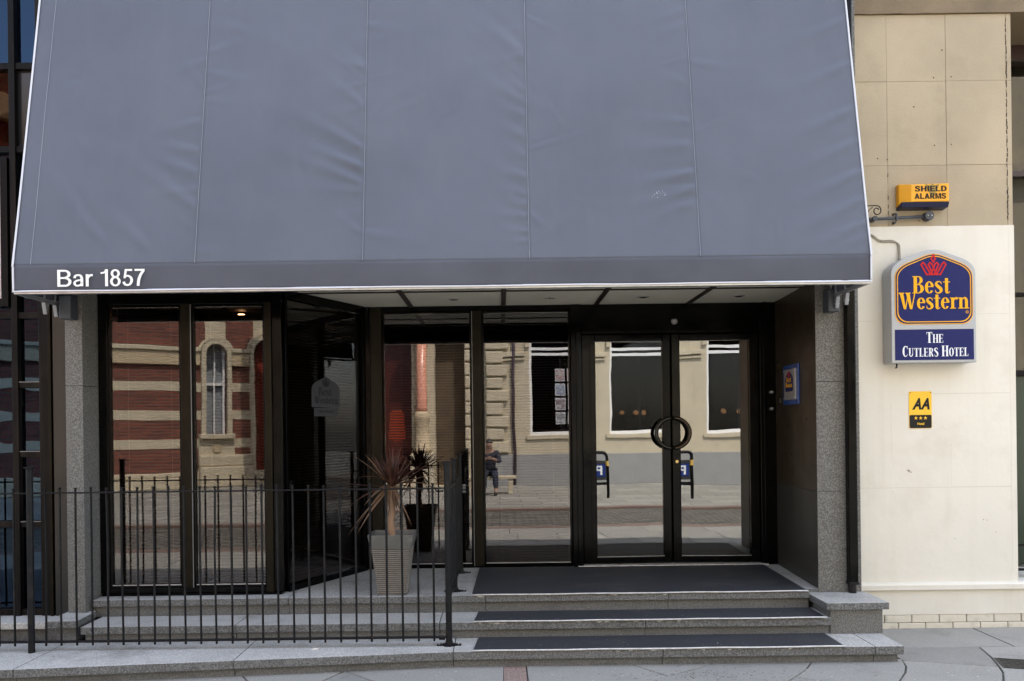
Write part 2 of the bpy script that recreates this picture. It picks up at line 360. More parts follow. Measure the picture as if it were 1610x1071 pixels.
def window(x0, x1, z0, z1, y, gm, mullm=BLK, blind=True, name='window'):
    """a glazed light: frame bead, pane, blind"""
    f = MB(); b = .018
    f.box(x0, x0+b, y-.02, y+.02, z0, z1); f.box(x1-b, x1, y-.02, y+.02, z0, z1)
    f.box(x0+b, x1-b, y-.02, y+.02, z1-b, z1); f.box(x0+b, x1-b, y-.02, y+.02, z0, z0+b)
    fr = f.build(name, mullm, hb, bevel=.002)
    MB().box(x0+b-.002, x1-b+.002, y-.003, y+.003, z0+b-.002, z1-b+.002).build('pane', gm, fr)
    MB().box(x0+b, x1-b, y-.026, y-.0205, z0+b+.001, z0+b+.008).build('sill_bead', ALU, fr)
    if blind:
        s = MB(); z = z0+.03
        while z < z1-.03:
            s.add([(x0+.03, y+.075, z-.007), (x1-.03, y+.075, z-.007), (x1-.03, y+.088, z+.003), (x0+.03, y+.088, z+.003),
                   (x1-.03, y+.10, z+.007), (x0+.03, y+.10, z+.007)], [(0,1,2,3), (3,2,4,5)]); z += .025
        s.build('blind', SLAT, fr, kind='stuff')
        cds = MB()
        for fx in (.2, .8): cds.tube([(x0+(x1-x0)*fx, y+.073, z0+.02), (x0+(x1-x0)*fx, y+.073, z1-.02)], .0012, 4)
        cds.build('blind_cord', mat('cord_grey', (.35,.33,.3), .8), fr)
    return fr
# left bay
YB = 6.47
window(-3.045, -2.475, .425, 2.63, YB, G_BAYL); window(-2.39, -1.82, .425, 2.63, YB, G_BAYL)
f = MB(); f.box(-3.118, -3.045, YB-.03, YB+.06, .385, 2.75); f.build('frame_post', BLK, hb, bevel=.003)
MB().box(-2.475, -2.39, YB-.035, YB+.05, .425, 2.63).build('mullion', OLIVE, hb, bevel=.003)
MB().box(-2.396, -2.390, YB-.038, YB-.0352, .425, 2.63).build('trim_strip', TRIM, hb)
MB().box(-1.82, -1.765, YB-.05, YB+.06, .385, 2.64).build('frame_post', OLIVE, hb, bevel=.004)
MB().box(-1.763, -1.69, YB-.03, YB+.07, .385, 2.75).build('frame_post', BLK, hb, bevel=.004)
MB().box(-3.044, -1.766, YB-.03, YB+.05, 2.632, 2.75).build('head_rail', BLK, hb, bevel=.003)
MB().box(-3.044, -1.821, YB-.03, YB+.05, .385, .423).build('bottom_rail', BLK, hb, bevel=.003)
MB().box(-3.10, -1.70, YB-.05, YB+.05, ZP, .384).build('cill', BLK, hb)
# middle glazing
YM = 7.56
window(-1.06, -.245, .385, 2.705, YM, G_BAY); window(-.15, .655, .385, 2.705, YM, G_BAY)
MB().box(-.243, -.152, YM-.04, YM+.05, .385, 2.705).build('mullion', OLIVE, hb, bevel=.003)
MB().box(-.2425, -.237, YM-.043, YM-.0405, .385, 2.705).build('trim_strip', TRIM, hb)
MB().box(-1.165, -1.062, YM-.05, YM+.06, ZP, 2.75).build('frame_post', OLIVE, hb, bevel=.004)
MB().box(-1.26, -1.167, YM-.06, YM+.06, ZP, 2.75).build('frame_post', BLK, hb, bevel=.004)
MB().box(-1.06, .655, YM-.04, YM+.05, 2.707, 2.76).build('head_rail', BLK, hb)
MB().box(-1.06, .655, YM-.03, YM+.05, ZP, .383).build('bottom_rail', BLK, hb)
# angled glazing between the bay and the door wall
A0, A1 = Vector((-1.705, 6.53)), Vector((-1.235, 7.49))
dA = (A1-A0); LA = dA.length; dA.normalize(); nA = Vector((dA.y, -dA.x))
def angbox(m, s0, s1, o0, o1, z0, z1):
    q = [A0+dA*s+nA*o for s, o in ((s0,o1),(s1,o1),(s1,o0),(s0,o0))]
    return m.prism_z([(p.x, p.y) for p in q], z0, z1)
f = MB(); angbox(f, 0, .03, -.02, .03, ZP+.03, 2.68); angbox(f, LA-.03, LA, -.02, .03, ZP+.03, 2.68)
angbox(f, 0, LA, -.02, .03, 2.68, 2.75); angbox(f, 0, LA, -.02, .045, ZP, ZP+.05)
fr = f.build('angled_window', BLK, hb, bevel=.002)
angbox(MB(), .028, LA-.028, -.003, .003, ZP+.05, 2.68).build('pane', G_SIDE, fr)
s = MB(); z = ZP+.08
while z < 2.66:
    angbox(s, .05, LA-.05, -.10, -.085, z, z+.0035); z += .025
s.build('blind', SLAT, fr, kind='stuff')
# pale logo sticker on the angled pane
def arch(w, h0, h1, n=5, rb=0.0, sh=None):
    """outline of a pointed-arch sign panel: width w, base 0, shoulders h0, apex h1, bottom corner radius rb"""
    pts = []
    if rb:
        for cx, a0 in ((-w/2+rb, 180), (w/2-rb, 270)):
            pts += [(cx+rb*math.cos(R(a0+90*k/n)), rb+rb*math.sin(R(a0+90*k/n))) for k in range(n+1)]
    else: pts += [(-w/2, 0), (w/2, 0)]
    side = []
    rs = w*.14; slope = (h1-h0)/(w/2)
    b3 = [(w/2, h0-rs*.9), (w/2, h0-rs*.1), (w/2-rs, h0+slope*rs)]
    side += [(1-t)**2*b3[0][0]+2*t*(1-t)*b3[1][0]+t*t*b3[2][0] for t in [k/n for k in range(n+1)]]
    sz = [(1-t)**2*b3[0][1]+2*t*(1-t)*b3[1][1]+t*t*b3[2][1] for t in [k/n for k in range(n+1)]]
    r = list(zip(side, sz))
    c3 = [(w*.12, h1-slope*w*.12), (0, h1+.0), (-w*.12, h1-slope*w*.12)]
    top = [((1-t)**2*c3[0][0]+2*t*(1-t)*c3[1][0]+t*t*c3[2][0], (1-t)**2*c3[0][1]+2*t*(1-t)*c3[1][1]+t*t*c3[2][1]) for t in [k/n for k in range(n+1)]]
    return pts + r + top + [(-x, z_) for x, z_ in reversed(r)]

# ---- lettering helpers
def textmesh(body, x0, x1, z0, z1, y, thick=.0012, bold=0.0, shear=0.0):
    """built-in sans lettering fitted into a box in the XZ plane, facing -Y"""
    c = bpy.data.curves.new('t', 'FONT'); c.body = body; c.offset = bold; c.resolution_u = 3; c.shear = shear
    o = bpy.data.objects.new('t', c); C.objects.link(o); bpy.context.view_layer.update()
    me = o.evaluated_get(bpy.context.evaluated_depsgraph_get()).to_mesh()
    vv = [v.co.copy() for v in me.vertices]; ff = [tuple(p.vertices) for p in me.polygons]
    o.to_mesh_clear(); bpy.data.objects.remove(o); bpy.data.curves.remove(c)
    ax = min(v.x for v in vv); bx = max(v.x for v in vv); ay = min(v.y for v in vv); by = max(v.y for v in vv)
    m = MB(); n = len(vv)
    P = [(x0+(v.x-ax)/(bx-ax)*(x1-x0), z0+(v.y-ay)/(by-ay)*(z1-z0)) for v in vv]
    m.add([(p[0], y, p[1]) for p in P] + [(p[0], y+thick, p[1]) for p in P], ff)
    ec = {}
    for f_ in ff:
        for i in range(len(f_)):
            e = (f_[i], f_[(i+1) % len(f_)]); k = tuple(sorted(e)); ec[k] = ec.get(k, []) + [e]
    m.add([], [])
    for k, e in ec.items():
        if len(e) == 1: a, b = e[0]; m.f.append((b, a, a+n, b+n)); m.m.append(0)
    return m
# hand-drawn bold condensed serif letters: rectangles, quads, rings and brush strokes
def ring(cx, cy, rx, ry, a0, a1, ts, tt, n=14):
    o = []
    for k in range(n):
        q = []
        for kk in (k, k+1):
            a = R(a0+(a1-a0)*kk/n); q.append(((cx+rx*math.cos(a), cy+ry*math.sin(a)), (cx+(rx-ts)*math.cos(a), cy+(ry-tt)*math.sin(a))))
        o.append([q[0][0], q[1][0], q[1][1], q[0][1]])
    return o
def rc(x0, y0, x1, y1): return [[(x0,y0),(x1,y0),(x1,y1),(x0,y1)]]
def brush(pts, ws):
    P = catmull([(x, y, w_) for (x, y), w_ in zip(pts, ws)], 5); o = []; L_ = []
    for i, p in enumerate(P):
        d = (P[min(i+1, len(P)-1)]-P[max(i-1, 0)]); d = Vector((d.x, d.y)).normalized(); nn = Vector((-d.y, d.x))*p.z/2
        L_.append(((p.x+nn.x, p.y+nn.y), (p.x-nn.x, p.y-nn.y)))
    for a, b in zip(L_[:-1], L_[1:]): o.append([a[0], b[0], b[1], a[1]])
    return o
S = .05
GL = {
 'B': (.62, rc(.07,0,.25,1)+rc(0,0,.07,S)+rc(0,1-S,.07,1)+rc(.25,0,.33,S)+rc(.25,1-S,.31,1)+rc(.25,.49,.31,.54)+ring(.31,.765,.24,.235,-90,90,.16,S)+ring(.32,.27,.29,.27,-90,90,.18,S)),
 'W': (1.0, [[(.06,1),(.26,1),(.42,.0),(.30,.0)], [(.36,.0),(.42,.0),(.56,.88),(.51,.88)], [(.42,1),(.62,1),(.76,.0),(.64,.0)], [(.70,.0),(.76,.0),(.94,.97),(.88,.97)]]+rc(0,1-S,.32,1.001)+rc(.37,1-S,.67,1.001)+rc(.8,1-S,1.0,1.001)),
 'e': (.50, ring(.25,.34,.24,.355,12,325,.16,S)+rc(.09,.36,.47,.41)),
 's': (.42, brush([(.35,.50),(.33,.62),(.22,.67),(.11,.62),(.09,.50),(.2,.37),(.31,.26),(.34,.14),(.26,.03),(.14,.01),(.06,.08),(.045,.2)], [.02,.05,.06,.1,.15,.17,.17,.15,.09,.06,.05,.02])),
 't': (.38, rc(.1,.1,.26,.86)+rc(0,.62,.1,.67)+rc(.26,.62,.36,.67)+brush([(.18,.12),(.2,.03),(.28,.02),(.36,.09)], [.16,.12,.06,.03])),
 'r': (.44, rc(.07,0,.23,.67)+rc(0,0,.07,S)+rc(.23,0,.32,S)+rc(0,.62,.07,.67)+brush([(.22,.5),(.28,.62),(.36,.64),(.4,.56)], [.04,.08,.12,.13])),
 'n': (.62, rc(.07,0,.23,.67)+rc(0,0,.07,S)+rc(.23,0,.30,S)+rc(0,.62,.07,.67)+rc(.38,0,.54,.5)+rc(.33,0,.38,S)+rc(.54,0,.62,S)+brush([(.22,.52),(.3,.63),(.4,.64),(.46,.49)], [.04,.07,.11,.16])),
 'T': (.6, rc(.21,0,.39,1-S)+rc(.13,0,.21,S)+rc(.39,0,.47,S)+rc(0,1-S,.6,1)+rc(0,.78,.04,1-S)+rc(.56,.78,.6,1-S)),
 'H': (.72, rc(.06,0,.24,1)+rc(.48,0,.66,1)+rc(.24,.48,.48,.53)+rc(0,0,.06,S)+rc(.24,0,.3,S)+rc(.42,0,.48,S)+rc(.66,0,.72,S)+rc(0,1-S,.06,1)+rc(.24,1-S,.3,1)+rc(.42,1-S,.48,1)+rc(.66,1-S,.72,1)),
 'E': (.58, rc(.06,0,.24,1)+rc(0,0,.06,S)+rc(0,1-S,.06,1)+rc(.24,0,.56,S)+rc(.24,1-S,.54,1)+rc(.24,.48,.42,.53)+rc(.42,.4,.45,.62)+rc(.53,S,.57,.25)+rc(.51,.77,.55,1-S)),
 'C': (.6, ring(.31,.5,.30,.515,50,310,.19,S)+rc(.5,.7,.54,1.0)+rc(.5,.12,.53,.25)),
 'U': (.68, rc(.06,.3,.24,1)+rc(0,1-S,.06,1)+rc(.24,1-S,.3,1)+rc(.52,.3,.57,1)+rc(.44,1-S,.52,1)+rc(.57,1-S,.66,1)+ring(.315,.3,.255,.31,180,360,.12,.09)),
 'L': (.54, rc(.06,0,.24,1)+rc(0,0,.06,S)+rc(0,1-S,.06,1)+rc(.24,1-S,.32,1)+rc(.24,0,.52,S)+rc(.48,S,.52,.28)),
 'R': (.66, rc(.06,0,.24,1)+rc(0,0,.06,S)+rc(.24,0,.3,S)+rc(0,1-S,.06,1)+rc(.24,1-S,.31,1)+rc(.24,.47,.31,.52)+ring(.31,.735,.26,.265,-90,90,.17,S)+[[(.28,.47),(.42,.47),(.62,.0),(.44,.0)]]),
 'S': (.54, brush([(.46,.75),(.42,.92),(.28,.98),(.12,.92),(.09,.76),(.24,.58),(.4,.42),(.45,.24),(.38,.06),(.22,.01),(.09,.08),(.05,.26)], [.02,.06,.07,.14,.18,.2,.2,.18,.12,.07,.05,.02])),
 'O': (.64, ring(.32,.5,.31,.515,0,360,.18,S,22)),
 ' ': (.26, []),
}
GL.update({
 'h': (.66, rc(0,0,.2,1)+rc(.46,0,.66,1)+rc(.2,.40,.46,.58)), 'i': (.2, rc(0,0,.2,1)), 'E_': (.56, rc(0,0,.2,1)+rc(.2,0,.56,.17)+rc(.2,.42,.52,.58)+rc(.2,.83,.56,1)),
 'l': (.54, rc(0,0,.2,1)+rc(.2,0,.54,.17)), 'd': (.66, rc(0,0,.2,1)+rc(.2,.83,.32,1)+rc(.2,0,.32,.17)+ring(.32,.5,.34,.5,-90,90,.2,.17)),
 'S_': (.60, brush([(.53,.72),(.44,.89),(.28,.93),(.12,.85),(.12,.66),(.3,.53),(.48,.40),(.5,.2),(.36,.075),(.2,.075),(.08,.17),(.07,.3)], [.17,.17,.16,.18,.2,.19,.2,.19,.16,.15,.17,.18])),
 'a': (.68, [[(0,0),(.2,0),(.43,1),(.26,1)],[(.25,1),(.42,1),(.68,0),(.48,0)]]+rc(.2,.2,.48,.36)),
 'R_': (.64, rc(0,0,.2,1)+rc(.2,.84,.36,1)+rc(.2,.39,.38,.55)+ring(.35,.695,.27,.305,-90,90,.2,.16)+[[(.30,.40),(.47,.42),(.64,0),(.43,0)]]),
 'M_': (.78, rc(0,0,.18,1)+rc(.6,0,.78,1)+[[(.17,1),(.32,0),(.42,0),(.25,1)],[(.53,1),(.36,0),(.46,0),(.61,1)]]),
 '0': (.66, rc(0,0,.14,1)+rc(.14,.885,.34,1)+rc(.14,.46,.36,.57)+rc(.14,0,.36,.115)+ring(.34,.735,.29,.265,-90,90,.14,.11)+ring(.36,.28,.31,.285,-90,90,.14,.115)),
 '1': (.52, rc(.35,.02,.48,.5)+brush([(.07,.5),(.11,.63),(.24,.675),(.36,.64),(.415,.5)], [.12,.115,.105,.115,.13])+brush([(.42,.40),(.26,.37),(.12,.31),(.07,.19),(.13,.07),(.26,.055),(.38,.13),(.42,.28)], [.06,.1,.1,.12,.1,.1,.1,.08])),
 '2': (.33, rc(0,0,.135,.72)+brush([(.07,.42),(.13,.58),(.23,.66),(.33,.66)], [.1,.12,.12,.12])),
 '9': (.20, []),
 '3': (.38, rc(.22,0,.36,1)+brush([(.0,.78),(.14,.80),(.23,.87),(.28,.99)], [.1,.1,.1,.1])),
 '4': (.53, ring(.265,.745,.23,.255,0,360,.125,.10,20)+ring(.265,.28,.265,.295,0,360,.135,.105,22)),
 '5': (.53, rc(.13,.885,.49,1)+[[(.13,1),(.06,.46),(.17,.46),(.23,.90)]]+brush([(.1,.52),(.25,.6),(.4,.53),(.465,.34),(.4,.13),(.25,.055),(.12,.11),(.06,.25)], [.08,.11,.12,.135,.12,.11,.12,.13])),
 '6': (.50, rc(0,.885,.50,1)+brush([(.44,.90),(.30,.66),(.20,.34),(.17,0)], [.14,.14,.14,.14])),
})
def serif(text, x0, x1, z0, h, y, small=.8, gap=.05, codes=None):
    """text fitted between x0 and x1; capitals flagged by '^' at full height, other capitals small"""
    items = []; i = 0; full = not text.startswith('^') and any(c.islower() for c in text)
    while i < len(text):
        sc_ = 1.0
        if text[i] == '^': i += 1
        elif text[i].isupper() and not full: sc_ = small
        items.append((text[i], sc_)); i += 1
    if codes: items = [(c, 1.0) for c in codes]
    tot = sum(GL[c][0]*s_ for c, s_ in items) + gap*(len(items)-1)
    k = (x1-x0)/tot; m = MB(); cx = x0; q = 0
    for c, s_ in items:
        for poly in GL[c][1]:
            area = sum(poly[j][0]*poly[(j+1) % len(poly)][1]-poly[(j+1) % len(poly)][0]*poly[j][1] for j in range(len(poly)))
            if area < 0: poly = poly[::-1]
            q += 1; yy_ = y - .00012*(q % 9)
            m.prism_y([(cx+px*s_*k, z0+pz*s_*h) for px, pz in poly], yy_, yy_+.0012)
        cx += (GL[c][0]*s_+gap)*k
    return m
def outline(poly, t):
    """inward copy of an outline around its centre, per-axis, for bands of even width"""
    xs_ = [p[0] for p in poly]; zs_ = [p[1] for p in poly]
    cx, cz = (min(xs_)+max(xs_))/2, (min(zs_)+max(zs_))/2; w_, h_ = max(xs_)-min(xs_), max(zs_)-min(zs_)
    return [(cx+(x-cx)*(1-2*t/w_), cz+(z_-cz)*(1-2*t/h_)) for x, z_ in poly]
def band(poly, t0, t1, y0, y1):
    a = outline(poly, t0); b = outline(poly, t1); n = len(a); m = MB()
    for i in range(n):
        j = (i+1) % n; m.prism_y([a[i], a[j], b[j], b[i]], y0, y1)
    return m
def crownlogo(cx, z0, s, y, w=.012):
    """crown of slanted loops with a diamond on top; s = half width"""
    m = MB(); k = 0
    def loop(pts):
        nonlocal k
        for a, b in zip(pts, pts[1:]+pts[:1]):
            ax, az = cx+a[0]*s, z0+a[1]*s; bx, bz = cx+b[0]*s, z0+b[1]*s
            d = Vector((bx-ax, bz-az)).normalized()*w*.5; n_ = Vector((-d.y, d.x)); k += 1; yy_ = y-.0001*(k % 7)
            m.prism_y([(ax-d.x-n_.x, az-d.y-n_.y), (bx+d.x-n_.x, bz+d.y-n_.y), (bx+d.x+n_.x, bz+d.y+n_.y), (ax-d.x+n_.x, az-d.y+n_.y)], yy_, yy_+.001)
    for sg in (-1, 1):
        loop([(sg*.98,.82),(sg*.84,1.0),(sg*.72,.9),(sg*.22,.04),(sg*.55,.04)])
        loop([(sg*.40,.82),(sg*.27,.98),(sg*.12,.85),(sg*-.22,.04),(sg*.06,.04)])
    loop([(0,1.6),(.16,1.3),(0,1.02),(-.16,1.3)])
    return m
def to_local(m, fn):
    m.v = [tuple(fn(Vector(p))) for p in m.v]; return m
# sticker
q = A0 + dA*(LA*.50)
stk = thing('window_sticker', 'pale grey hotel logo sticker on the dark angled window', 'sticker', (q.x, q.y, 1.83), math.atan2(dA.y, dA.x), local=True)
MB().prism_y([(x, z_) for x, z_ in arch(.38, .19, .26)], -.0065, -.0045).build('backing', mat('sticker_grey', (.04,.042,.052), .5), stk)
MB().box(-.16, .16, -.0065, -.0045, -.075, -.005).build('name_strip', MATS['sticker_grey'], stk)
INK = mat('ink_black', (.01,.01,.012), .5)
serif('Best', -.10, .08, .10, .07, -.0075).build('lettering', INK, stk); serif('Western', -.16, .16, .03, .06, -.0075).build('lettering', INK, stk)
crownlogo(0, .175, .05, -.0075, .008).build('crown_emblem', INK, stk)
serif('^T^H^E ^C^U^T^L^E^R^S', -.10, .10, -.045, .02, -.0075).build('lettering', INK, stk)

# ---- doors
MB().box(.657, .752, YM-.07, YM+.06, ZP, 2.75).build('door_jamb', BLK, hb, bevel=.006)
MB().box(.70, .74, YM-.085, YM-.0702, ZP, 2.50).build('door_jamb', BLK, hb, bevel=.006)
MB().box(2.372, 2.518, YM-.05, YM+.06, ZP, 2.75).build('door_jamb', BLK, hb, bevel=.006)
MB().box(2.40, 2.43, YM-.07, YM-.0502, ZP, 2.75).build('door_jamb', BLK, hb, bevel=.004)
MB().box(.752, 2.372, YM-.04, YM+.06, 2.482, 2.75).build('door_head', BLK, hb)
MB().box(.752, 2.372, YM-.055, YM-.0402, 2.482, 2.515).build('door_head_moulding', BLK, hb, bevel=.005)
MB().box(.70, 2.42, YM-.09, YM+.05, ZP, .381).build('threshold', ALUW, hb, bevel=.002)
lt = MB().lathe((1.6, YM-.055, 2.585), [(.0,-.028),(.018,-.024),(.028,-.01),(.03,.005),(.022,.02)], 18)
lt.build('porch_sensor', mat('grey_plastic', (.25,.25,.26), .4), hb, smooth=True)
def leaf(hx, w_, sgn, ang, label):
    """door leaf in local space, hinge at origin, extends sgn*x"""
    t = bpy.data.objects.new('door', None); C.objects.link(t); t.parent = hb
    t.location = (hx-hb.location.x, YM-hb.location.y, 0); t.rotation_euler = (0, 0, ang); LOCAL.add(t.name); t['label'] = label
    def bx(a, b, y0, y1, z0, z1, m, nm, bev=.007):
        a, b = sorted((a*sgn, b*sgn)); return MB().box(a, b, y0, y1, z0, z1).build(nm, m, t, bevel=bev)
    s0 = .125 if sgn > 0 else .085; s1 = .078
    bx(.003, s0, -.03, .025, .388, 2.478, BLK, 'stile'); bx(s0*.62, s0+.004, -.036, -.0305, .45, 2.41, BLK, 'stile_moulding', .002)
    bx(w_-s1, w_-.003, -.03, .025, .388, 2.478, BLK, 'stile')
    bx(s0, w_-s1, -.028, .022, 2.415, 2.478, BLK, 'top_rail'); bx(s0, w_-s1, -.028, .022, .388, .447, BLK, 'bottom_rail')
    bx(s0-.004, w_-s1+.004, -.004, .004, .444, 2.418, G_DOOR, 'pane', 0)
    bx(s0, w_-s1, -.031, -.0285, .4475, .452, ALU, 'glazing_bead', 0)
    # half ring pull handle
    h = MB(); cx = (w_-.004)*sgn; pts = []
    for k in range(25):
        a = R(-86+172*k/24); pts.append((cx-sgn*.148*math.cos(a), -.085, 1.571+.138*math.sin(a)))
    h.tube(pts, .0175, 14)
    hd = h.build('pull_handle', mat('handle_bronze', (.06,.045,.03), .22, metal=.7, var=.6, vscale=10) if sgn < 0 else mat('handle_black', (.02,.02,.018), .22, metal=.5), t, smooth=True)
    for dz in (-.112, .112):
        MB().tube([(cx-sgn*.09, -.03, 1.571+dz), (cx-sgn*.09, -.085, 1.571+dz)], .011, 8).build('handle_stud', BLKI, hd)
    if sgn < 0:
        MB().tube([((w_-.04)*sgn, -.042, 1.31), ((w_-.04)*sgn, -.03, 1.31)], .014, 14).build('lock', mat('brass', (.5,.36,.15), .3, metal=.9), t)
leaf(.752, .822, 1, .042, 'left leaf of the glass double door')
leaf(2.372, .792, -1, -.042, 'right leaf of the glass double door')
# keypad and studs by the door
kp = thing('entry_keypad', 'small entry switch beside the right door jamb', 'keypad', (2.512, 7.35, 1.85), R(-93.55), local=True)
MB().box(-.035, .035, -.012, 0, -.04, .04).build('cover', BLKI, kp, bevel=.003); MB().box(-.012, .012, -.016, -.0125, -.02, .02).build('button', ALU, kp)
for z in (1.93, 1.78):
    MB().tube([(2.465, YM-.10, z), (2.465, YM-.051, z)], .014, 12).build('door_stud', ALU, hb, smooth=True)

# ---------------------------------------------------------------- wall plaque on the reveal
LOGOB = mat('sign_blue', (.010,.014,.095), .55, spec=.2); LOGOY = mat('sign_yellow', (.80,.40,.01), .5, spec=.2); LOGOR = mat('sign_red', (.50,.012,.012), .5, spec=.2)
SIGNG = mat('sign_grey', (.40,.41,.42), .45, var=.06); SIGNW = mat('sign_white', (.75,.77,.82), .4)
pq = thing('hotel_plaque', 'blue and steel plaque with pointed logo on the dark door reveal', 'plaque', (2.483, 7.01, 1.97), R(-93.55), local=True)
MB().box(-.215, .225, -.012, 0, -.165, .172).build('backplate', mat('plaque_blue', (.015,.07,.30), .25, coat=.4), pq, bevel=.003)
MB().box(-.155, .165, -.022, -.0125, -.125, .135).build('steel_plate', mat('brushed_steel', (.4,.4,.4), .35, metal=.6), pq, bevel=.002)
MB().prism_y([(x*1.0+.005, z_-.055) for x, z_ in arch(.22, .125, .175, rb=.02)], -.0245, -.0225).build('logo_panel', LOGOB, pq)
serif('Best', -.065, .075, .025, .045, -.0265).build('lettering', LOGOY, pq); serif('Western', -.09, .10, -.02, .04, -.0265).build('lettering', LOGOY, pq)
crownlogo(.005, .072, .026, -.0265, .007).build('crown_emblem', LOGOR, pq)
for x in (-.135, .145):
    for z in (-.11, .12): MB().tube([(x, -.03, z), (x, -.022, z)], .009, 12).build('screw', ALU, pq)
# drain pipe on the right pier
dp = thing('drainpipe', 'black square drainpipe down the right granite pier', 'pipe', (2.69, 6.33, .343))
m = MB(); m.box(2.658, 2.724, 6.30, 6.368, .42, 6.3); m.build('pipe', BLK, dp, bevel=.008)
MB().box(2.726, 2.735, 6.33, 6.368, .5, 6.3).build('cover_strip', BLKI, dp)
MB().tube([(2.69, 6.335, .344), (2.69, 6.335, .42)], .030, 14).build('spigot', BLKI, dp)
MB().box(2.652, 2.730, 6.296, 6.367, .41, .43).build('collar', BLKI, dp, bevel=.004)

# ---------------------------------------------------------------- awning
YA = 5.69; ZV0, ZV1 = 2.616, 2.80; SL = .1875; AX0, AX1 = -3.33, 2.571
aw = thing('entrance_awning', 'large slate grey fabric awning with white piping over the hotel entrance', 'awning', (-.38, 6.4, 2.6))
seams = [-3.21, -2.08, -.925, .222, 1.40, AX1]
seams_all = [AX0] + seams[1:]
folds = []
def fold(sx, z, dx, dz, amp, wd): folds.append((sx, z, dx, dz, amp, wd))
# (start x on seam, z, run dx, drop/rise dz, amplitude, width)
fold(-.93, 3.48, -.62, .22, .016, .055); fold(-.93, 3.62, -.55, .30, .011, .05); fold(-.93, 3.36, -.75, .30, .012, .06); fold(-.93, 3.95, -.3, .22, .008, .05)
fold(-.93, 3.30, -.5, .05, .006, .05); fold(-.93, 4.25, -.3, .2, .005, .06)
fold(-2.09, 3.62, -.45, .06, .007, .05); fold(-2.09, 3.85, -.4, -.10, .006, .05); fold(-2.09, 3.45, -.5, .18, .008, .06); fold(-2.09, 3.2, -.6, .4, .008, .07); fold(-2.4, 2.9, -.5, .4, .006, .08)
fold(-2.7, 2.95, -.4, .35, .007, .06); fold(-2.9, 3.2, -.3, .3, .005, .08)
for i, z in enumerate((2.93, 3.0, 3.11, 3.19, 3.27, 3.40, 3.55, 3.7, 3.86, 4.05, 4.3)):
    fold(.22, z, -.16-.05*(i % 3), .0+.012*i, .007, .028+.003*i)
fold(.22, 4.35, -.5, .35, .009, .07); fold(.22, 3.95, -.4, .25, .006, .06)
fold(1.39, 3.42, -.55, -.10, .013, .05); fold(1.39, 3.30, -.45, -.12, .011, .045); fold(1.38, 3.62, -.7, -.02, .007, .06); fold(1.38, 3.8, -.5, .03, .006, .05); fold(1.36, 4.1, -.3, .1, .004, .06)
fold(1.39, 3.2, -.3, -.1, .006, .04)
for z, a in ((3.9, .008), (3.65, .008), (3.42, .010), (3.22, .009), (3.05, .008), (4.25, .007), (2.95, .005), (4.6, .006)):
    fold(AX1, z, -.55, -.25, a, .05)
for k in range(46):
    sx = random.choice(seams_all[1:5]); fold(sx, random.uniform(2.85, 4.7), random.choice((-1, -1, 1))*random.uniform(.12, .5), random.uniform(-.15, .35), random.uniform(.0015, .005), random.uniform(.018, .05))
for k in range(120):
    fold(random.uniform(AX0, AX1), random.uniform(2.85, 5), random.uniform(-.5, .5), random.uniform(-.25, .4), random.uniform(-.0022, .003), random.uniform(.03, .14))
def disp(x, z):
    d = 0
    for sx, fz, dx, dz, amp, wd in folds:
        t = (x-sx)/dx
        if t < -.02 or t > 1.15: continue
        zc = fz + dz*t*(1.2-.2*t); e = (z-zc)/(wd*(.55+.9*max(t, 0)))
        if abs(e) > 3: continue
        env = max(0, 1-t/1.15)**1.2 * min(1, (t+.02)*14)
        amp_ = amp*1.3; d += amp_*env*math.exp(-e*e)*1.15 - amp*.5*env*math.exp(-(e-1.3)**2)
    d += .004*noise.noise(Vector((x*1.6, z*1.1, 3.3))) + .0012*noise.noise(Vector((x*6, z*5, 8)))
    return d
for pi in range(5):
    x0, x1 = seams_all[pi], seams_all[pi+1]; nx = 62; nz_ = 150; ZT = 6.2
    zs_ = [ZV1 + (5.0-ZV1)*(j/nz_) for j in range(nz_+1)] + [5.4, 5.8, ZT]
    m = MB(); vv = []
    for z in zs_:
        for i in range(nx+1):
            x = x0+(x1-x0)*i/nx; edge = min(1, (z-ZV1)*9)
            side = min(1, (x-AX0)*12, (AX1-x)*12)
            d = disp(x, z)*edge*(.35+.65*side)
            sb = min(abs(x-x0), abs(x-x1)); ridge = (.0022*max(0, 1-sb/.006)) if x0 != AX0 or sb == abs(x-x1) else 0
            vv.append((x, YA+(z-ZV1)*SL - d - ridge, z + d*SL))
    nr = nx+1; ff = [(j*nr+i, j*nr+i+1, (j+1)*nr+i+1, (j+1)*nr+i) for j in range(len(zs_)-1) for i in range(nx)]
    m.add(vv, ff); o = m.build('canopy_panel', FAB, aw, smooth=True)
    if o.data.polygons[0].normal.y > 0: o.data.flip_normals()
    so_ = o.modifiers.new('thickness', 'SOLIDIFY'); so_.thickness = .001; so_.offset = -1
m = MB()
for k in range(16):
    x, z = 1.14+random.gauss(0, .025), 3.27+random.gauss(0, .022); r_ = random.uniform(.001, .0022); y = YA+(z-ZV1)*SL-disp(x, z)-.0015
    m.prism_y([(x+r_*math.cos(a), z+r_*1.3*math.sin(a)) for a in [j*1.0472 for j in range(6)]], y-.0004, y)
m.build('bird_dropping', PIPW, aw, kind='stuff')
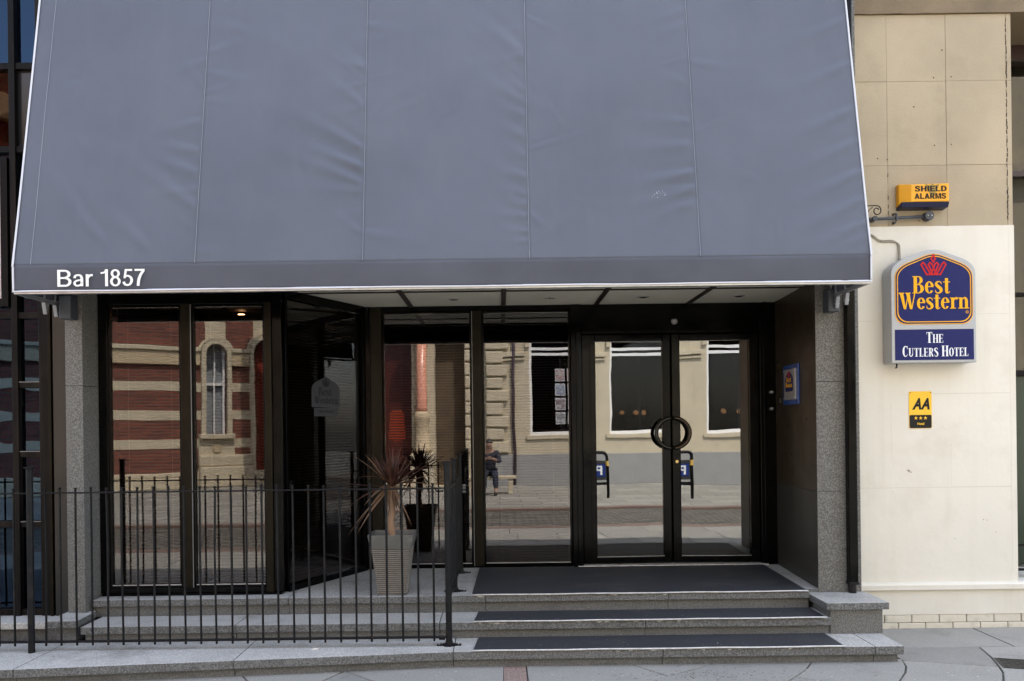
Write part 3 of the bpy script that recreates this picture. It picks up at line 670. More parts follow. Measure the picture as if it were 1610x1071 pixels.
# valance
m = MB(); nx = 260; zs_ = [ZV0+(ZV1-ZV0)*j/8 for j in range(9)]; vv = []
for z in zs_:
    for i in range(nx+1):
        x = AX0+(AX1-AX0)*i/nx; t = (ZV1-z)/(ZV1-ZV0)
        d = .005*noise.noise(Vector((x*1.3, z*2, 1)))*t + .002*noise.noise(Vector((x*7, z*6, 5)))*t + .006*math.sin(math.pi*t)*(.3+noise.noise(Vector((x*.8,0,9))))
        for sx in (AX0+.05, .2, AX1-.12):
            d += .004*math.exp(-((x-sx-(.5-t)*.12)/.02)**2)
        vv.append((x, YA-d*.9, z))
m.add(vv, [(j*(nx+1)+i, j*(nx+1)+i+1, (j+1)*(nx+1)+i+1, (j+1)*(nx+1)+i) for j in range(8) for i in range(nx)])
o = m.build('valance', FABV, aw, smooth=True)
if o.data.polygons[0].normal.y > 0: o.data.flip_normals()
sd_ = o.modifiers.new('t', 'SOLIDIFY'); sd_.thickness = .001; sd_.offset = -1
THR = mat('seam_thread', (.30,.32,.36), .7)
for x in seams[:-1]:
    MB().tube([(x, YA-.0035-.0022+(z-ZV1)*SL - disp(x, z)*min(1, (z-ZV1)*9), z) for z in [ZV1+.002+.03*k for k in range(100)]], .0013, 4).build('seam_stitching', THR, aw)
for x in (AX0, AX1):
    MB().tube(catmull([(x, YA-.004, ZV0), (x, YA-.005, ZV1-.02), (x, YA-.003, ZV1+.03), (x, YA-.004+.5*SL, ZV1+.5), (x, YA-.004+2*SL, ZV1+2), (x, YA-.004+3.4*SL, ZV1+3.4)], 6), .0068, 8).build('edge_piping', PIPW, aw, smooth=True)
    # side gusset
    m = MB(); sx = .0015 if x > 0 else -.0015
    m.prism_x([(YA+.01, ZV0+.02), (6.36, ZV0+.02), (6.36, 6.2), (YA+.01+.02, ZV1)], x-abs(sx)*(1 if x>0 else -1)-.001, x-abs(sx)*(1 if x>0 else -1)+.001); m.build('side_gusset', FAB, aw)
MB().tube([(AX0-.005+(AX1-AX0+.01)*k/40, YA-.006, ZV0+.001+.0015*math.sin(k*.8)) for k in range(41)], .0062, 8).build('edge_piping', PIPW, aw, smooth=True)
MB().box(AX0, AX1, YA, YA+.04, ZV0-.016, ZV0+.012).build('front_bar', ALU, aw, bevel=.004)
GREYM = mat('awning_bracket', (.30,.31,.33), .5, metal=.2, var=.3, vscale=10); BOXM = mat('bracket_box', (.055,.065,.08), .55, var=.4, vscale=8)
for x, wx in ((AX0+.015, -3.21), (AX1-.015, 2.545)):
    sg = 1 if x < 0 else -1
    MB().tube([(x, YA+.02, ZV0-.004), (x, 6.24 if x < 0 else 6.36, ZV0-.004)], .017, 4, rot=.7854).build('side_arm', GREYM, aw)
    for yb in ((6.05, 6.2) if x < 0 else (6.08, 6.25)):
        m = MB(); m.prism_x([(yb-.03, ZV0-.02), (yb+.03, ZV0-.02), (yb+.008, ZV0-.105), (yb-.008, ZV0-.105)], x-.008, x+.02); o = m.build('hanger', GREYM, aw, bevel=.003)
        MB().tube([(x, yb, ZV0), (x, yb, ZV0+.35)], .008, 8).build('strut', GREYM, aw)
        MB().tube([(x-.012, yb, ZV0-.07), (x+.025, yb, ZV0-.07)], .006, 8).build('bolt', ALU, aw)
    MB().box(wx-.043, wx+.043, (6.13 if x < 0 else 6.26), (6.238 if x < 0 else 6.368), 2.49, 2.66).build('wall_bracket', BOXM, aw, bevel=.006)
serif('S', -3.02, -2.776, 2.645, .116, YA-.017, gap=.085, codes=list('012')).build('lettering', WHITE, aw)
serif('S', -2.722, -2.42, 2.645, .116, YA-.017, gap=.085, codes=list('3456')).build('lettering', WHITE, aw)

# ---------------------------------------------------------------- left neighbour: glazed curtain wall
nb = thing('office_building', 'weathered bronze framed curtain wall with blue tinted panes left of the awning', 'building', (-4.5, 6.5, 0))
YC = 6.45
MB().box(-9, -3.46, 6.9, 7.0, 0, 6.8).build('inner_wall', mat('office_dark', (.03,.03,.035), .8), nb)
MB().box(-9, -3.47, 6.44, 7, -.02, .17).build('base_wall', RIS, nb)
for a, b in ((-6, -4.4), (-4.398, -3.42)): MB().box(a, b, 6.20, 6.5, .172, .222).build('sill_slab', GRANF, nb, bevel=.004)
MB().box(-6, -3.25, 6.24, 6.43, -.02, .17).build('base_slab', RIS, nb)
for x0, x1, nm in ((-3.575, -3.50, 'mullion'), (-3.786, -3.738, 'mullion'), (-4.95, -4.87, 'mullion')):
    MB().box(x0, x1, YC-.02, YC+.10, .222, 6.8).build(nm, BRONZE, nb, bevel=.003)
MB().box(-3.498, -3.475, YC-.035, YC+.05, .222, 6.8).build('edge_trim', OLIVE, nb, bevel=.002)
def tr(x0, x1, z, h=.05, y=0.0): MB().box(x0, x1, YC-.008+y, YC+.08, z-h/2, z+h/2).build('transom', BRONZE, nb, bevel=.003)
zr = [.25, .935, 1.481, 2.022, 2.562, 3.857, 4.507, 5.5, 6.7]
for z in zr: tr(-3.736, -3.577, z)
zl = [.25, .935, 2.562, 3.857, 4.507, 5.5, 6.7]
for z in zl: tr(-4.87, -3.788, z)
PAN = {(3.857, 4.507): 'o'}
ORG = glass('glass_amber', (.4,.16,.05), .02, .002, 3, (1,.8,.6)); DKP = mat('dark_panel', (.018,.018,.02), .18)
def panes(x0, x1, zz, mats_):
    for (a, b), mm in zip(zip(zz[:-1], zz[1:]), mats_):
        MB().box(x0, x1, YC+.03, YC+.036, a+.02, b-.02).build('pane', mm, nb)
panes(-3.738, -3.575, zr, [G_BLUE]*4+[G_BLUE, DKP, G_BLUE, G_BLUE, G_BLUE]); panes(-4.87, -3.786, zl, [G_BLUE, G_BLUE, G_BLUE, ORG, G_BLUE, G_BLUE])
MB().box(-4.85, -3.8, 6.6, 6.61, 3.9, 4.45).build('amber_blind', mat('amber_blind', (.12,.045,.015), .8), nb)
# opening casement
f = MB(); cx0, cx1, cz0, cz1 = -4.82, -3.80, 2.63, 3.79
f.box(cx0, cx0+.05, YC-.03, YC+.02, cz0, cz1); f.box(cx1-.05, cx1, YC-.03, YC+.02, cz0, cz1)
f.box(cx0+.05, cx1-.05, YC-.03, YC+.02, cz1-.05, cz1); f.box(cx0+.05, cx1-.05, YC-.03, YC+.02, cz0, cz0+.05)
f.build('casement', BRONZE, nb, bevel=.003)
f = MB().box(-3.86, -3.852, YC-.034, YC-.0305, 2.69, 3.73).build('casement_trim', ALU, nb)
for z in (1.481, 2.022, .935):
    MB().box(-3.736, -3.577, YC-.014, YC-.0085, z+.017, z+.023).build('glazing_bead', TRIM, nb)
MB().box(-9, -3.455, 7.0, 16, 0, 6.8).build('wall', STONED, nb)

# ---------------------------------------------------------------- right neighbour: sandstone and cream painted wall
cb = thing('stone_building', 'sandstone building with cream painted lower wall right of the hotel entrance', 'building', (3.45, 6.6, 0))
YW = 6.60
MB().box(2.78, 4.118, YW+.006, 7.6, -.02, 4.895).build('wall_core', MORT, cb)
cols = [(2.78, 3.125), (3.125, 3.597), (3.597, 4.079), (4.079, 4.12)]
for z0, z1 in ((3.205, 3.692), (3.692, 4.362), (4.362, 4.895)):
    for x0, x1 in cols:
        dy = random.uniform(0, .0025)
        MB().box(x0+.0010, x1-.0010, YW-dy, YW+.3, z0+.0008, z1-.0008).build('stone_block', STONE, cb, bevel=.0015)
# irregular open joint and fixing holes
m = MB(); zz = 3.25
while zz < 4.85:
    m.tube([(4.079+random.uniform(-.004, .004), YW-.002, zz), (4.079+random.uniform(-.004, .004), YW-.002, zz+.03)], random.uniform(.002, .005), 5); zz += random.uniform(.02, .05)
for z in (3.3, 3.35, 3.42, 3.6): m.tube([(3.125, YW-.002, z), (3.126, YW-.002, z+.03)], .003, 5)
m.build('joint_crack', mat('crack_dark', (.04,.032,.024), .9), cb, kind='stuff')
m = MB()
for px, pz in ((3.50, 4.39), (3.64, 4.395), (3.50, 3.85), (3.635, 3.855), (3.57, 4.61), (3.34, 4.16), (3.12, 3.74), (3.045, 3.75), (3.395, 3.29), (3.37, 3.25)):
    m.disc_y((px, pz), .005, YW-.0035, YW+.001, 10)
m.build('fixing_hole', MATS['crack_dark'], cb, kind='stuff')
# cornice band
m = MB(); n = 40
poly = [(2.78+(7.2-2.78)*i/n, 4.897+.006*noise.noise(Vector((i*.9, 0, 0)))) for i in range(n+1)]
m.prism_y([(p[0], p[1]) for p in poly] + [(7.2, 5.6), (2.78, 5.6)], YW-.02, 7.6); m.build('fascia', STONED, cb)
MB().box(2.78, 9, YW-.01, 14, 5.602, 6.8).build('upper_wall', STONE, cb)
# painted wall with worn lower edge, moulding, plinth, painted bricks
top = [(2.78+(4.122-2.78)*i/30, 3.205+.0025*noise.noise(Vector((i*1.3, 4, 0)))) for i in range(31)]
CW = MB().prism_y([(2.78, .367), (4.122, .367), (4.122, 3.205)] + top[::-1][1:], YW-.008, YW+.2).build('painted_wall', CREAM, cb)
JL = mat('joint_line', (.60,.56,.47), .8)
m = MB()
for xa, za, xb, zb in ((3.20, 1.862, 3.34, 1.863), (3.46, 1.866, 4.07, 1.870), (3.05, 2.60, 3.07, 2.6), (4.079, .45, 4.079, 3.19), (3.125, 1.35, 3.125, 1.80), (2.80, 1.12, 3.6, 1.123), (3.60, 1.12, 4.08, 1.125), (3.597, 1.15, 3.597, 1.5), (2.80, 2.45, 3.02, 2.452), (3.74, 2.5, 4.07, 2.502)):
    d = .0011
    m.box(xa-d, xb+d, YW-.0086, YW-.0078, min(za, zb)-d, max(za, zb)+d)
m.build('joint_line', JL, cb, kind='stuff')
for pts in (((3.34, 1.86), (3.46, 1.862)), ((3.46, 1.60), (3.9, 1.602)), ((3.75, 1.94), (4.08, 1.945))): pass
MB().prism_x([(YW+.2, .311), (YW-.045, .311), (YW-.045, .350), (YW-.035, .362), (YW-.009, .3668), (YW+.2, .3668)], 2.78, 6.5).build('string_moulding', CREAM, cb, bevel=.002)
MB().box(2.78, 6.5, YW-.014, YW+.2, .108, .3105).build('plinth', CREAM, cb, bevel=.003)
for r_, (z0, z1, off) in enumerate(((.046, .1065, 3.05), (-.02, .043, 3.16))):
    x = off-.2185*2
    while x < 6.2:
        MB().box(max(x, 2.79)+.003, x+.2155, YW-.012+random.uniform(-.003, .003), YW+.1, z0, z1).build('brick', CREAMB, cb, bevel=.005) if x+.2 > 2.8 else None
        x += .2185
MB().box(2.785, 6.5, YW-.002, YW+.004, -.02, .107).build('brick_joint', mat('grimy_joint', (.10,.085,.06), .9), cb)
m = MB()
for px, pz, s_ in ((3.26, 1.255, .012), (3.275, 1.245, .008), (3.25, 1.262, .006), (3.13, 1.09, .004), (3.33, 2.0, .003), (3.85, .86, .006), (3.88, .855, .006), (3.62, .71, .004), (3.95, .76, .005), (3.6, 1.46, .003), (3.02, 3.0, .003), (3.165, 2.9, .004)):
    m.prism_y([(px+s_*random.uniform(.6, 1.3)*math.cos(a), pz+s_*random.uniform(.4, 1)*math.sin(a)) for a in [k*1.047 for k in range(6)]], YW-.0095, YW-.0075)
m.build('chipped_paint', mat('chip_grey', (.25,.22,.18), .9), cb, kind='stuff')
# recess to the right with green glazing
GREEN = mat('green_panel', (.016,.032,.014), .35, var=.2)
MB().box(4.124, 7.2, 7.6, 14, 0, 5.6).build('recess_wall', GREEN, cb)
MB().box(4.13, 7.0, 7.2, 7.21, .4, 2.03).build('green_panel', GREEN, cb)
MB().box(4.13, 7.0, 7.2, 7.206, 2.08, 4.8).build('recess_pane', G_SIDE, cb)
MAR = mat('maroon_frame', (.03,.012,.010), .4)
for z, h in ((2.057, .05), (2.74, .03), (3.785, .05), (4.84, .14)): MB().box(4.13, 7.0, 7.16, 7.22, z-h/2, z+h/2).build('frame_rail', MAR if z > 3 else BRONZE, cb, bevel=.003)
MB().box(4.13, 6.5, 6.62, 7.6, .30, .366).build('recess_sill', CREAM, cb)
ar = thing('area_railing', 'short black iron railing with finials in the recess at the far right', 'railing', (4.3, 6.75, .36))
for k in range(9):
    x = 4.19+.1*k; MB().tube([(x, 6.75, .367), (x, 6.75, .72)], .009, 8).build('bar', BLKI, ar)
    MB().lathe((x, 6.75, .72), [(.006,0),(.018,.02),(.012,.035),(.017,.05),(.002,.085)], 10).build('finial', BLKI, ar, smooth=True)
for z in (.42, .62): MB().box(4.15, 5.1, 6.742, 6.758, z, z+.02).build('rail', BLKI, ar)

# manhole cover
mh = thing('manhole_cover', 'rectangular cast iron inspection cover in the paving at the lower right', 'manhole cover', (3.409, 5.731, 0), R(-17.6), local=True)
mh_m = mat('cast_iron', (.055,.05,.042), .6, metal=.3, var=.5, vscale=20, bump=.002, bscale=60)
m = MB(); m.box(0, .46, -.24, -.225, -.01, .005); m.box(0, .46, -.015, 0, -.01, .005); m.box(0, .015, -.225, -.015, -.01, .005); m.box(.445, .46, -.225, -.015, -.01, .005); m.build('frame', mh_m, mh)
MB().box(.018, .442, -.222, -.018, -.01, .002).build('cover', mh_m, mh)
m = MB()
for i in range(11):
    for j in range(5):
        m.box(.028+i*.037, .028+i*.037+.028, -.212+j*.038, -.212+j*.038+.028, .002, .0045)
m.build('tread_stud', mh_m, mh, kind='stuff')

# ---------------------------------------------------------------- signs on the right wall
sg = thing('hotel_sign', 'blue and grey projecting hotel box sign with pointed top on the cream wall', 'sign', (3.39, 6.59, 2.1))
A = [(x+3.39, z_+2.104) for x, z_ in arch(.66, .775, .896)]
YS = 6.43
MB().prism_y(A, YS, YW-.02).build('case', SIGNG, sg, bevel=.006)
P2 = [(x+3.391, z_+2.402) for x, z_ in arch(.607, .44, .563, rb=.085, n=6)]
MB().prism_y(P2, YS-.003, YS+.002).build('logo_panel', LOGOY, sg)
MB().prism_y(outline(P2, .006), YS-.0045, YS-.0028).build('logo_panel', LOGOB, sg)
band(P2, .016, .023, YS-.006, YS-.004).build('border_line', LOGOY, sg)
MB().box(3.085, 3.697, YS-.003, YS+.002, 2.125, 2.363).build('name_panel', LOGOB, sg)
serif('Best', 3.222, 3.517, 2.643, .134, YS-.0062, gap=.03).build('lettering', LOGOY, sg)
serif('Western', 3.112, 3.662, 2.521, .128, YS-.0078, gap=.012).build('lettering', LOGOY, sg)
crownlogo(3.388, 2.785, .098, YS-.0062, .0115).build('crown_emblem', LOGOR, sg)
m = MB()
for k in range(16):
    a, b = k*math.pi/8, (k+1)*math.pi/8
    m.prism_y([(3.646+.012*math.cos(a), 2.495+.012*math.sin(a)), (3.646+.012*math.cos(b), 2.495+.012*math.sin(b)), (3.646+.0095*math.cos(b), 2.495+.0095*math.sin(b)), (3.646+.0095*math.cos(a), 2.495+.0095*math.sin(a))], YS-.006, YS-.0045)
m.build('registered_mark', LOGOY, sg)
textmesh('R', 3.641, 3.651, 2.489, 2.501, YS-.006).build('registered_mark', LOGOY, sg)
serif('^THE', 3.328, 3.458, 2.258, .083, YS-.0045).build('lettering', SIGNW, sg)
serif('^CUTLERS ^HOTEL', 3.140, 3.652, 2.152, .083, YS-.0045).build('lettering', SIGNW, sg)
MB().tube([(3.13, 6.5, 2.105), (3.13, 6.5, 2.075), (3.12, 6.5, 2.07)], .007, 6).build('cable_stub', BLKI, sg)
MB().box(3.30, 3.36, YW-.02, YW-.008, 2.2, 2.7).build('wall_bracket', BLKI, sg)
for x in (3.08, 3.62): MB().box(x, x+.05, YW-.021, YW-.008, 2.11, 2.14).build('wall_bracket', BLKI, sg)

aa = thing('rating_plate', 'small yellow and black AA three star hotel plate on the cream wall', 'sign', (3.357, 6.59, 1.6))
YP = YW-.012
def rrect(x0, x1, z0, z1, r, n=4):
    o = []
    for cx, cz, a0 in ((x0+r, z0+r, 180), (x1-r, z0+r, 270), (x1-r, z1-r, 0), (x0+r, z1-r, 90)):
        o += [(cx+r*math.cos(R(a0+90*k/n)), cz+r*math.sin(R(a0+90*k/n))) for k in range(n+1)]
    return o
AAY = mat('plate_yellow', (.85,.5,.02), .35); AAB = mat('plate_black', (.012,.011,.010), .5, spec=.2)
MB().prism_y(rrect(3.267, 3.447, 1.593, 1.888, .012), YP, YW-.0075).build('plate', AAY, aa)
MB().prism_y(rrect(3.2695, 3.4445, 1.5955, 1.700, .010), YP-.0015, YP+.001).build('lower_panel', AAB, aa)
for x in (3.290, 3.357): textmesh('A', x, x+.073, 1.742, 1.835, YP-.0015-(x-3.29)*.005, .0012, bold=.045, shear=.32).build('lettering', AAB, aa)
m = MB()
for k in range(3):
    cx, cz = 3.319+.038*k, 1.675
    m.prism_y([(cx+(.0155 if j % 2 == 0 else .0065)*math.sin(j*math.pi/5), cz+(.0155 if j % 2 == 0 else .0065)*math.cos(j*math.pi/5)) for j in range(10)][::-1], YP-.003, YP-.0016)
m.build('star', AAY, aa)
textmesh('Hotel', 3.330, 3.384, 1.620, 1.640, YP-.003, .001, bold=.02).build('lettering', AAY, aa)
for x in (3.276, 3.438):
    for z in (1.603, 1.878): MB().disc_y((x, z), .004, YP-.003, YP+.001, 8).build('screw', BLKI, aa)

al = thing('alarm_box', 'yellow burglar alarm box with blue underside on the sandstone wall', 'alarm box', (3.38, 6.55, 3.33))
ALY = mat('alarm_yellow', (.78,.36,.008), .35, var=.08); ALB = mat('alarm_blue', (.006,.009,.04), .3, spec=.3)
x0, x1, z0, z1 = 3.185, 3.562, 3.335, 3.528; yb, yf = YW-.002, YW-.105
m = MB()
bk = [(x0, yb, z0+.02), (x1, yb, z0+.02), (x1, yb, z1), (x0, yb, z1)]
fr_ = [(x0+.075, yf, z0+.042), (x1-.006, yf, z0+.042), (x1-.006, yf, z1-.012), (x0+.075, yf, z1-.018)]
mid = [(x0, yb-.05, z0+.025), (x1, yb-.05, z0+.025), (x1, yb-.05, z1-.002), (x0, yb-.05, z1-.002)]
m.add(bk+mid+fr_, [(3,2,1,0)] + [(i, (i+1) % 4, 4+(i+1) % 4, 4+i) for i in range(4)] + [(4+i, 4+(i+1) % 4, 8+(i+1) % 4, 8+i) for i in range(4)] + [(8,9,10,11)])
m.build('cover', ALY, al, bevel=.004)
m = MB(); m.prism_x([(yb, z0+.018), (yb, z0-.006), (yf+.02, z0), (yf+.004, z0+.038), (yf+.01, z0+.041)], x0+.002, x1-.002); m.build('lens', ALB, al, bevel=.005)
m = MB(); m.prism_y([(3.385, 3.47), (3.425, 3.40), (3.465, 3.47), (3.48, 3.512), (3.447, 3.503), (3.425, 3.514), (3.403, 3.503), (3.37, 3.512)], yf-.001, yf+.002); m.build('shield_emblem', mat('alarm_olive', (.30,.19,.02), .5), al)
serif('S', 3.288, 3.536, 3.454, .043, yf-.0025, gap=.11, codes=['S_', 'h', 'i', 'E_', 'l', 'd']).build('lettering', AAB, al)
serif('S', 3.284, 3.530, 3.396, .043, yf-.0025, gap=.08, codes=['a', 'l', 'a', 'R_', 'M_', 'S_']).build('lettering', AAB, al)
for x, z in ((x0+.03, z0+.065), (x1-.002, z0+.06)): MB().disc_y((x, z), .007, yf+.045, yf+.07, 10).build('screw', mat('brass2', (.5,.38,.1), .35, metal=.8), al)

cp = thing('conduit_pipe', 'dark metal conduit ending in a round junction box below the alarm box', 'pipe', (3.2, 6.56, 3.27))
CON = mat('conduit_grey', (.06,.065,.075), .5, metal=.2, var=.3, vscale=12)
MB().tube([(2.80, 6.55, 3.253), (3.05, 6.555, 3.258), (3.40, 6.56, 3.274)], .0125, 12).build('pipe', CON, cp, smooth=True)
MB().disc_y((3.424, 3.276), .036, 6.535, YW-.001, 20).build('junction_box', CON, cp, bevel=.004)
MB().disc_y((3.409, 3.276), .004, 6.530, 6.536, 8).build('screw', ALU, cp); MB().disc_y((3.439, 3.276), .004, 6.530, 6.536, 8).build('screw', ALU, cp)
MB().tube([(3.165, 6.545, 3.295), (3.165, 6.543, 3.268), (3.165, 6.545, 3.235)], .009, 8).build('pipe_clip', CON, cp)
MB().tube([(3.165, 6.57, 3.30), (3.165, YW, 3.30)], .010, 8).build('pipe_clip', CON, cp); MB().tube([(3.165, 6.57, 3.23), (3.165, YW, 3.23)], .010, 8).build('pipe_clip', CON, cp)
MB().disc_y((2.99, 3.258), .02, 6.53, YW, 12).build('coupling', CON, cp)
scb = thing('scroll_bracket', 'small wrought iron scroll beside the right edge of the awning', 'bracket', (2.98, 6.4, 3.3))
pts = [(2.70, 6.42, 3.322), (2.88, 6.42, 3.327)]
for k in range(19):
    a = R(95-k*24); r_ = .040-.0013*k; pts.append((2.952+r_*math.cos(a)*.9, 6.42, 3.288+r_*math.sin(a)))
MB().tube(catmull(pts, 3), .0042, 6).build('scroll', BLKI, scb, smooth=True)
MB().tube([(2.87, 6.42, 3.27), (2.92, 6.42, 3.318)], .003, 6).build('stay', BLKI, scb)
cbl = MB()
for o_ in (0, .009):
    cbl.tube(catmull([(2.90, 6.585, 3.17-o_), (2.99, 6.585, 3.135-o_), (3.05, 6.585, 3.095-o_), (3.15, 6.585, 3.09-o_), (3.19+o_, 6.585, 3.06), (3.196+o_, 6.58, 2.99), (3.185+o_, 6.56, 2.90)], 8), .0055, 6)
tag(cbl.build('sign_cable', mat('cable_cream', (.33,.30,.24), .7, var=.3, vscale=30), smooth=True), 'pair of painted cables curving down the cream wall into the hotel sign', 'cable')

# ---------------------------------------------------------------- railing on the bottom step
rl = thing('iron_railing', 'black iron railing with slim vertical bars and round posts on the bottom step', 'railing', (-1.8, 5.8, Z1))
YR = 5.80
def post(x, y, z0, z1, r=.022, flange=True):
    MB().tube([(x, y, z0), (x, y, z1-.012)], r, 14).build('post', BLKI, rl, smooth=False)
    MB().lathe((x, y, z1-.012), [(r,0),(r+.014,.003),(r+.014,.010),(r-.004,.014)], 18).build('post_cap', BLKI, rl)
    if flange:
        m = MB(); m.lathe((x, y, z0), [(.05,0),(.05,.008),(r+.006,.012),(r+.004,.03)], 14); m.box(x-.085, x+.085, y-.02, y+.02, z0, z0+.008); m.build('base_flange', BLKI, rl)
        for dx in (-.068, .068): MB().lathe((x+dx, y, z0+.008), [(.009,0),(.009,.008),(.004,.014)], 6).build('bolt', ALU, rl)
post(-3.277, 5.76, Z1, 1.408, .0225, False); post(-.372, 5.82, Z1, 1.408, .0225)
post(-.360, 6.46, ZP, 1.41, .019); post(-.352, 7.28, ZP, 1.42, .019)
MB().box(-6, -.39, YR-.018, YR+.018, 1.216, 1.226).build('top_rail', BLKI, rl, bevel=.003)
MB().box(-6, -.39, YR-.016, YR+.016, .172, .184).build('bottom_rail', BLKI, rl, bevel=.003)
def bar_(x, y, z0, z1):
    bx_, by_ = random.gauss(0, .0022), random.gauss(0, .003); o = MB(); o.tube([(x, y, z0), (x+bx_*.6, y+by_*.7, z0+(z1-z0)*.33), (x+bx_, y+by_, z0+(z1-z0)*.6), (x, y, z1-.05), (x+random.gauss(0, .001), y, z1)], .0078, 8); o.build('bar', BLKI, rl)
    MB().lathe((x, y, z1-.004), [(.009,0),(.0115,.003),(.0115,.007),(.006,.010)], 8).build('bar_tip', BLKI, rl)
x = -3.197
for k in range(26): bar_(-3.197+k*.10884+random.uniform(-.002, .002), YR, .15, 1.252+random.uniform(-.004, .004))
for k in range(22): bar_(-3.415-k*.109, YR, .15, 1.25)
for z in (1.211, .45):
    MB().tube([(-.368, 5.82, z), (-.360, 6.46, z+.003), (-.352, 7.28, z+.006)], .014, 4, rot=.7854).build('side_rail', BLKI, rl)
for k in range(12):
    y = 5.93+k*.109
    if min(abs(y-6.46), abs(y-7.28)) > .04: bar_(-.372+.014*(y-5.8), y, .43, 1.235)
MB().tube([(-.40, 5.82, .158), (-.44, 5.82, .158), (-.44, 5.82, .175)], .006, 6).build('rail_lug', BLKI, rl)
MB().tube([(-.40, 5.82, 1.20), (-.45, 5.81, 1.20), (-.45, 5.80, 1.217)], .006, 6).build('rail_lug', BLKI, rl)
for dz in (0, .02, .045):
    MB().lathe((-.315, 7.2, 1.13-dz*1.2), [(.012,0),(.02,.01),(.012,.022)], 10).build('latch', ALU, rl)

# ---------------------------------------------------------------- planter and cordyline
pt = thing('planter', 'tall tapered grey square planter with horizontal ribs behind the railing', 'planter', (-.837, 6.43, ZP))
POT = mat('planter_grey', (.12,.118,.108), .55, var=.2, vscale=6, bump=.0006, bscale=80, stain=.5, stcol=(.26,.245,.22), stscale=9, streak=.3)
H = .468; prof = []
def hw(t): return .112 + .052*t**1.3
z = .012; prof.append((hw(0), 0)); prof.append((hw(0), z))
nrib = 22; zr0, zr1 = .014, .355
for k in range(nrib):
    a = zr0+(zr1-zr0)*k/nrib; b = zr0+(zr1-zr0)*(k+1)/nrib
    prof += [(hw(a/H)-.010, a), (hw(a/H)+.0025, a+(b-a)*.25), (hw(b/H)+.0025, a+(b-a)*.72), (hw(b/H)-.003, a+(b-a)*.92)]
prof += [(hw(.8), .36), (.166, .42), (.1745, H-.003), (.1735, H), (.164, H), (.159, H-.03), (.155, .40), (.10, .40)]
m = MB(); vv = []; cr = .93
for r_, z in prof:
    ring_ = [(-r_, -r_*cr), (-r_*cr, -r_), (r_*cr, -r_), (r_, -r_*cr), (r_, r_*cr), (r_*cr, r_), (-r_*cr, r_), (-r_, r_*cr)]
    vv += [(-.837+x, 6.43+y, ZP+z) for x, y in ring_]
ff = [(i*8+k, i*8+(k+1) % 8, (i+1)*8+(k+1) % 8, (i+1)*8+k) for i in range(len(prof)-1) for k in range(8)]
m.add(vv, ff)
for i in range(len(prof)-1):
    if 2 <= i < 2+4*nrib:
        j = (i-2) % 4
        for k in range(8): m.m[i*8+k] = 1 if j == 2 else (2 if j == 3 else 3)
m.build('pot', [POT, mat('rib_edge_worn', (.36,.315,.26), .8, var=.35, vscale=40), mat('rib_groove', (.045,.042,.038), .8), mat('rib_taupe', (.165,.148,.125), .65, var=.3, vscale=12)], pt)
so2 = MB(); n = 10; vv = []
for j in range(n+1):
    for i in range(n+1):
        x = -.157+.314*i/n; y = -.157+.314*j/n; vv.append((-.837+x, 6.43+y, ZP+.425+.012*noise.noise(Vector((x*14, y*14, 0)))))
so2.add(vv, [(j*(n+1)+i, j*(n+1)+i+1, (j+1)*(n+1)+i+1, (j+1)*(n+1)+i) for j in range(n) for i in range(n)])
so2.build('soil', mat('soil', (.12,.085,.05), .95, speck=.6, sscale=120, bump=.01, bscale=60), pt)

pl = thing('cordyline_plant', 'wilting reddish brown cordyline with long spiky leaves in the grey planter', 'plant', (-.837, 6.43, ZP+.42))
CX, CY, CZ = -.842, 6.43, 1.19
MB().tube(catmull([(-.837, 6.43, .78), (-.85, 6.42, .92), (-.835, 6.435, 1.06), (CX, CY, CZ+.02)], 4), [.026]*3+[.024]*9+[.02], 10).build('stem', mat('dry_stem', (.28,.17,.10), .8, streak=.5, stcol=(.14,.08,.05), bump=.004, bscale=50), pl, smooth=True)
LM = mat('leaf_red', (.075,.032,.022), .5, spec=.25, var=.45, vscale=12, piece=.3); LD = mat('leaf_dry', (.17,.10,.06), .6, spec=.25, var=.4, vscale=14, piece=.25)
def leafobj(tip, w_=.012, sag=.05, m_=LM, base=None):
    w_ *= 1.25; b = Vector(base or (CX, CY, CZ+random.uniform(-.02, .03))); t = Vector(tip); n = 10; d = t-b
    side = d.cross(Vector((0, -.35, 1))).normalized(); 
    if side.length < .1: side = Vector((1, 0, 0))
    up = side.cross(d).normalized(); m = MB(); vv = []
    for i in range(n+1):
        s_ = i/n; p = b+d*s_+Vector((0,0,1))*sag*4*s_*(1-s_)
        ww = w_*(.45+2.2*s_ if s_ < .25 else 1.0)*(1 if s_ < .35 else max(.04, (1-s_)/.65))
        vv += [p-side*ww, p+up*ww*.0-Vector((0,0,.35*ww)), p+side*ww]
    ff = []
    for i in range(n):
        a = i*3; ff += [(a, a+1, a+4, a+3), (a+1, a+2, a+5, a+4)]
    m.add(vv, ff); o = m.build('leaf', m_, pl, smooth=True)
    sm = o.modifiers.new('t', 'SOLIDIFY'); sm.thickness = .0012
def px(x, y, D):
    u, v = x-785, 672-y; return ((u+.0125*v)*D/1300, D, 1.643+(v-.0125*u)*D/1300)
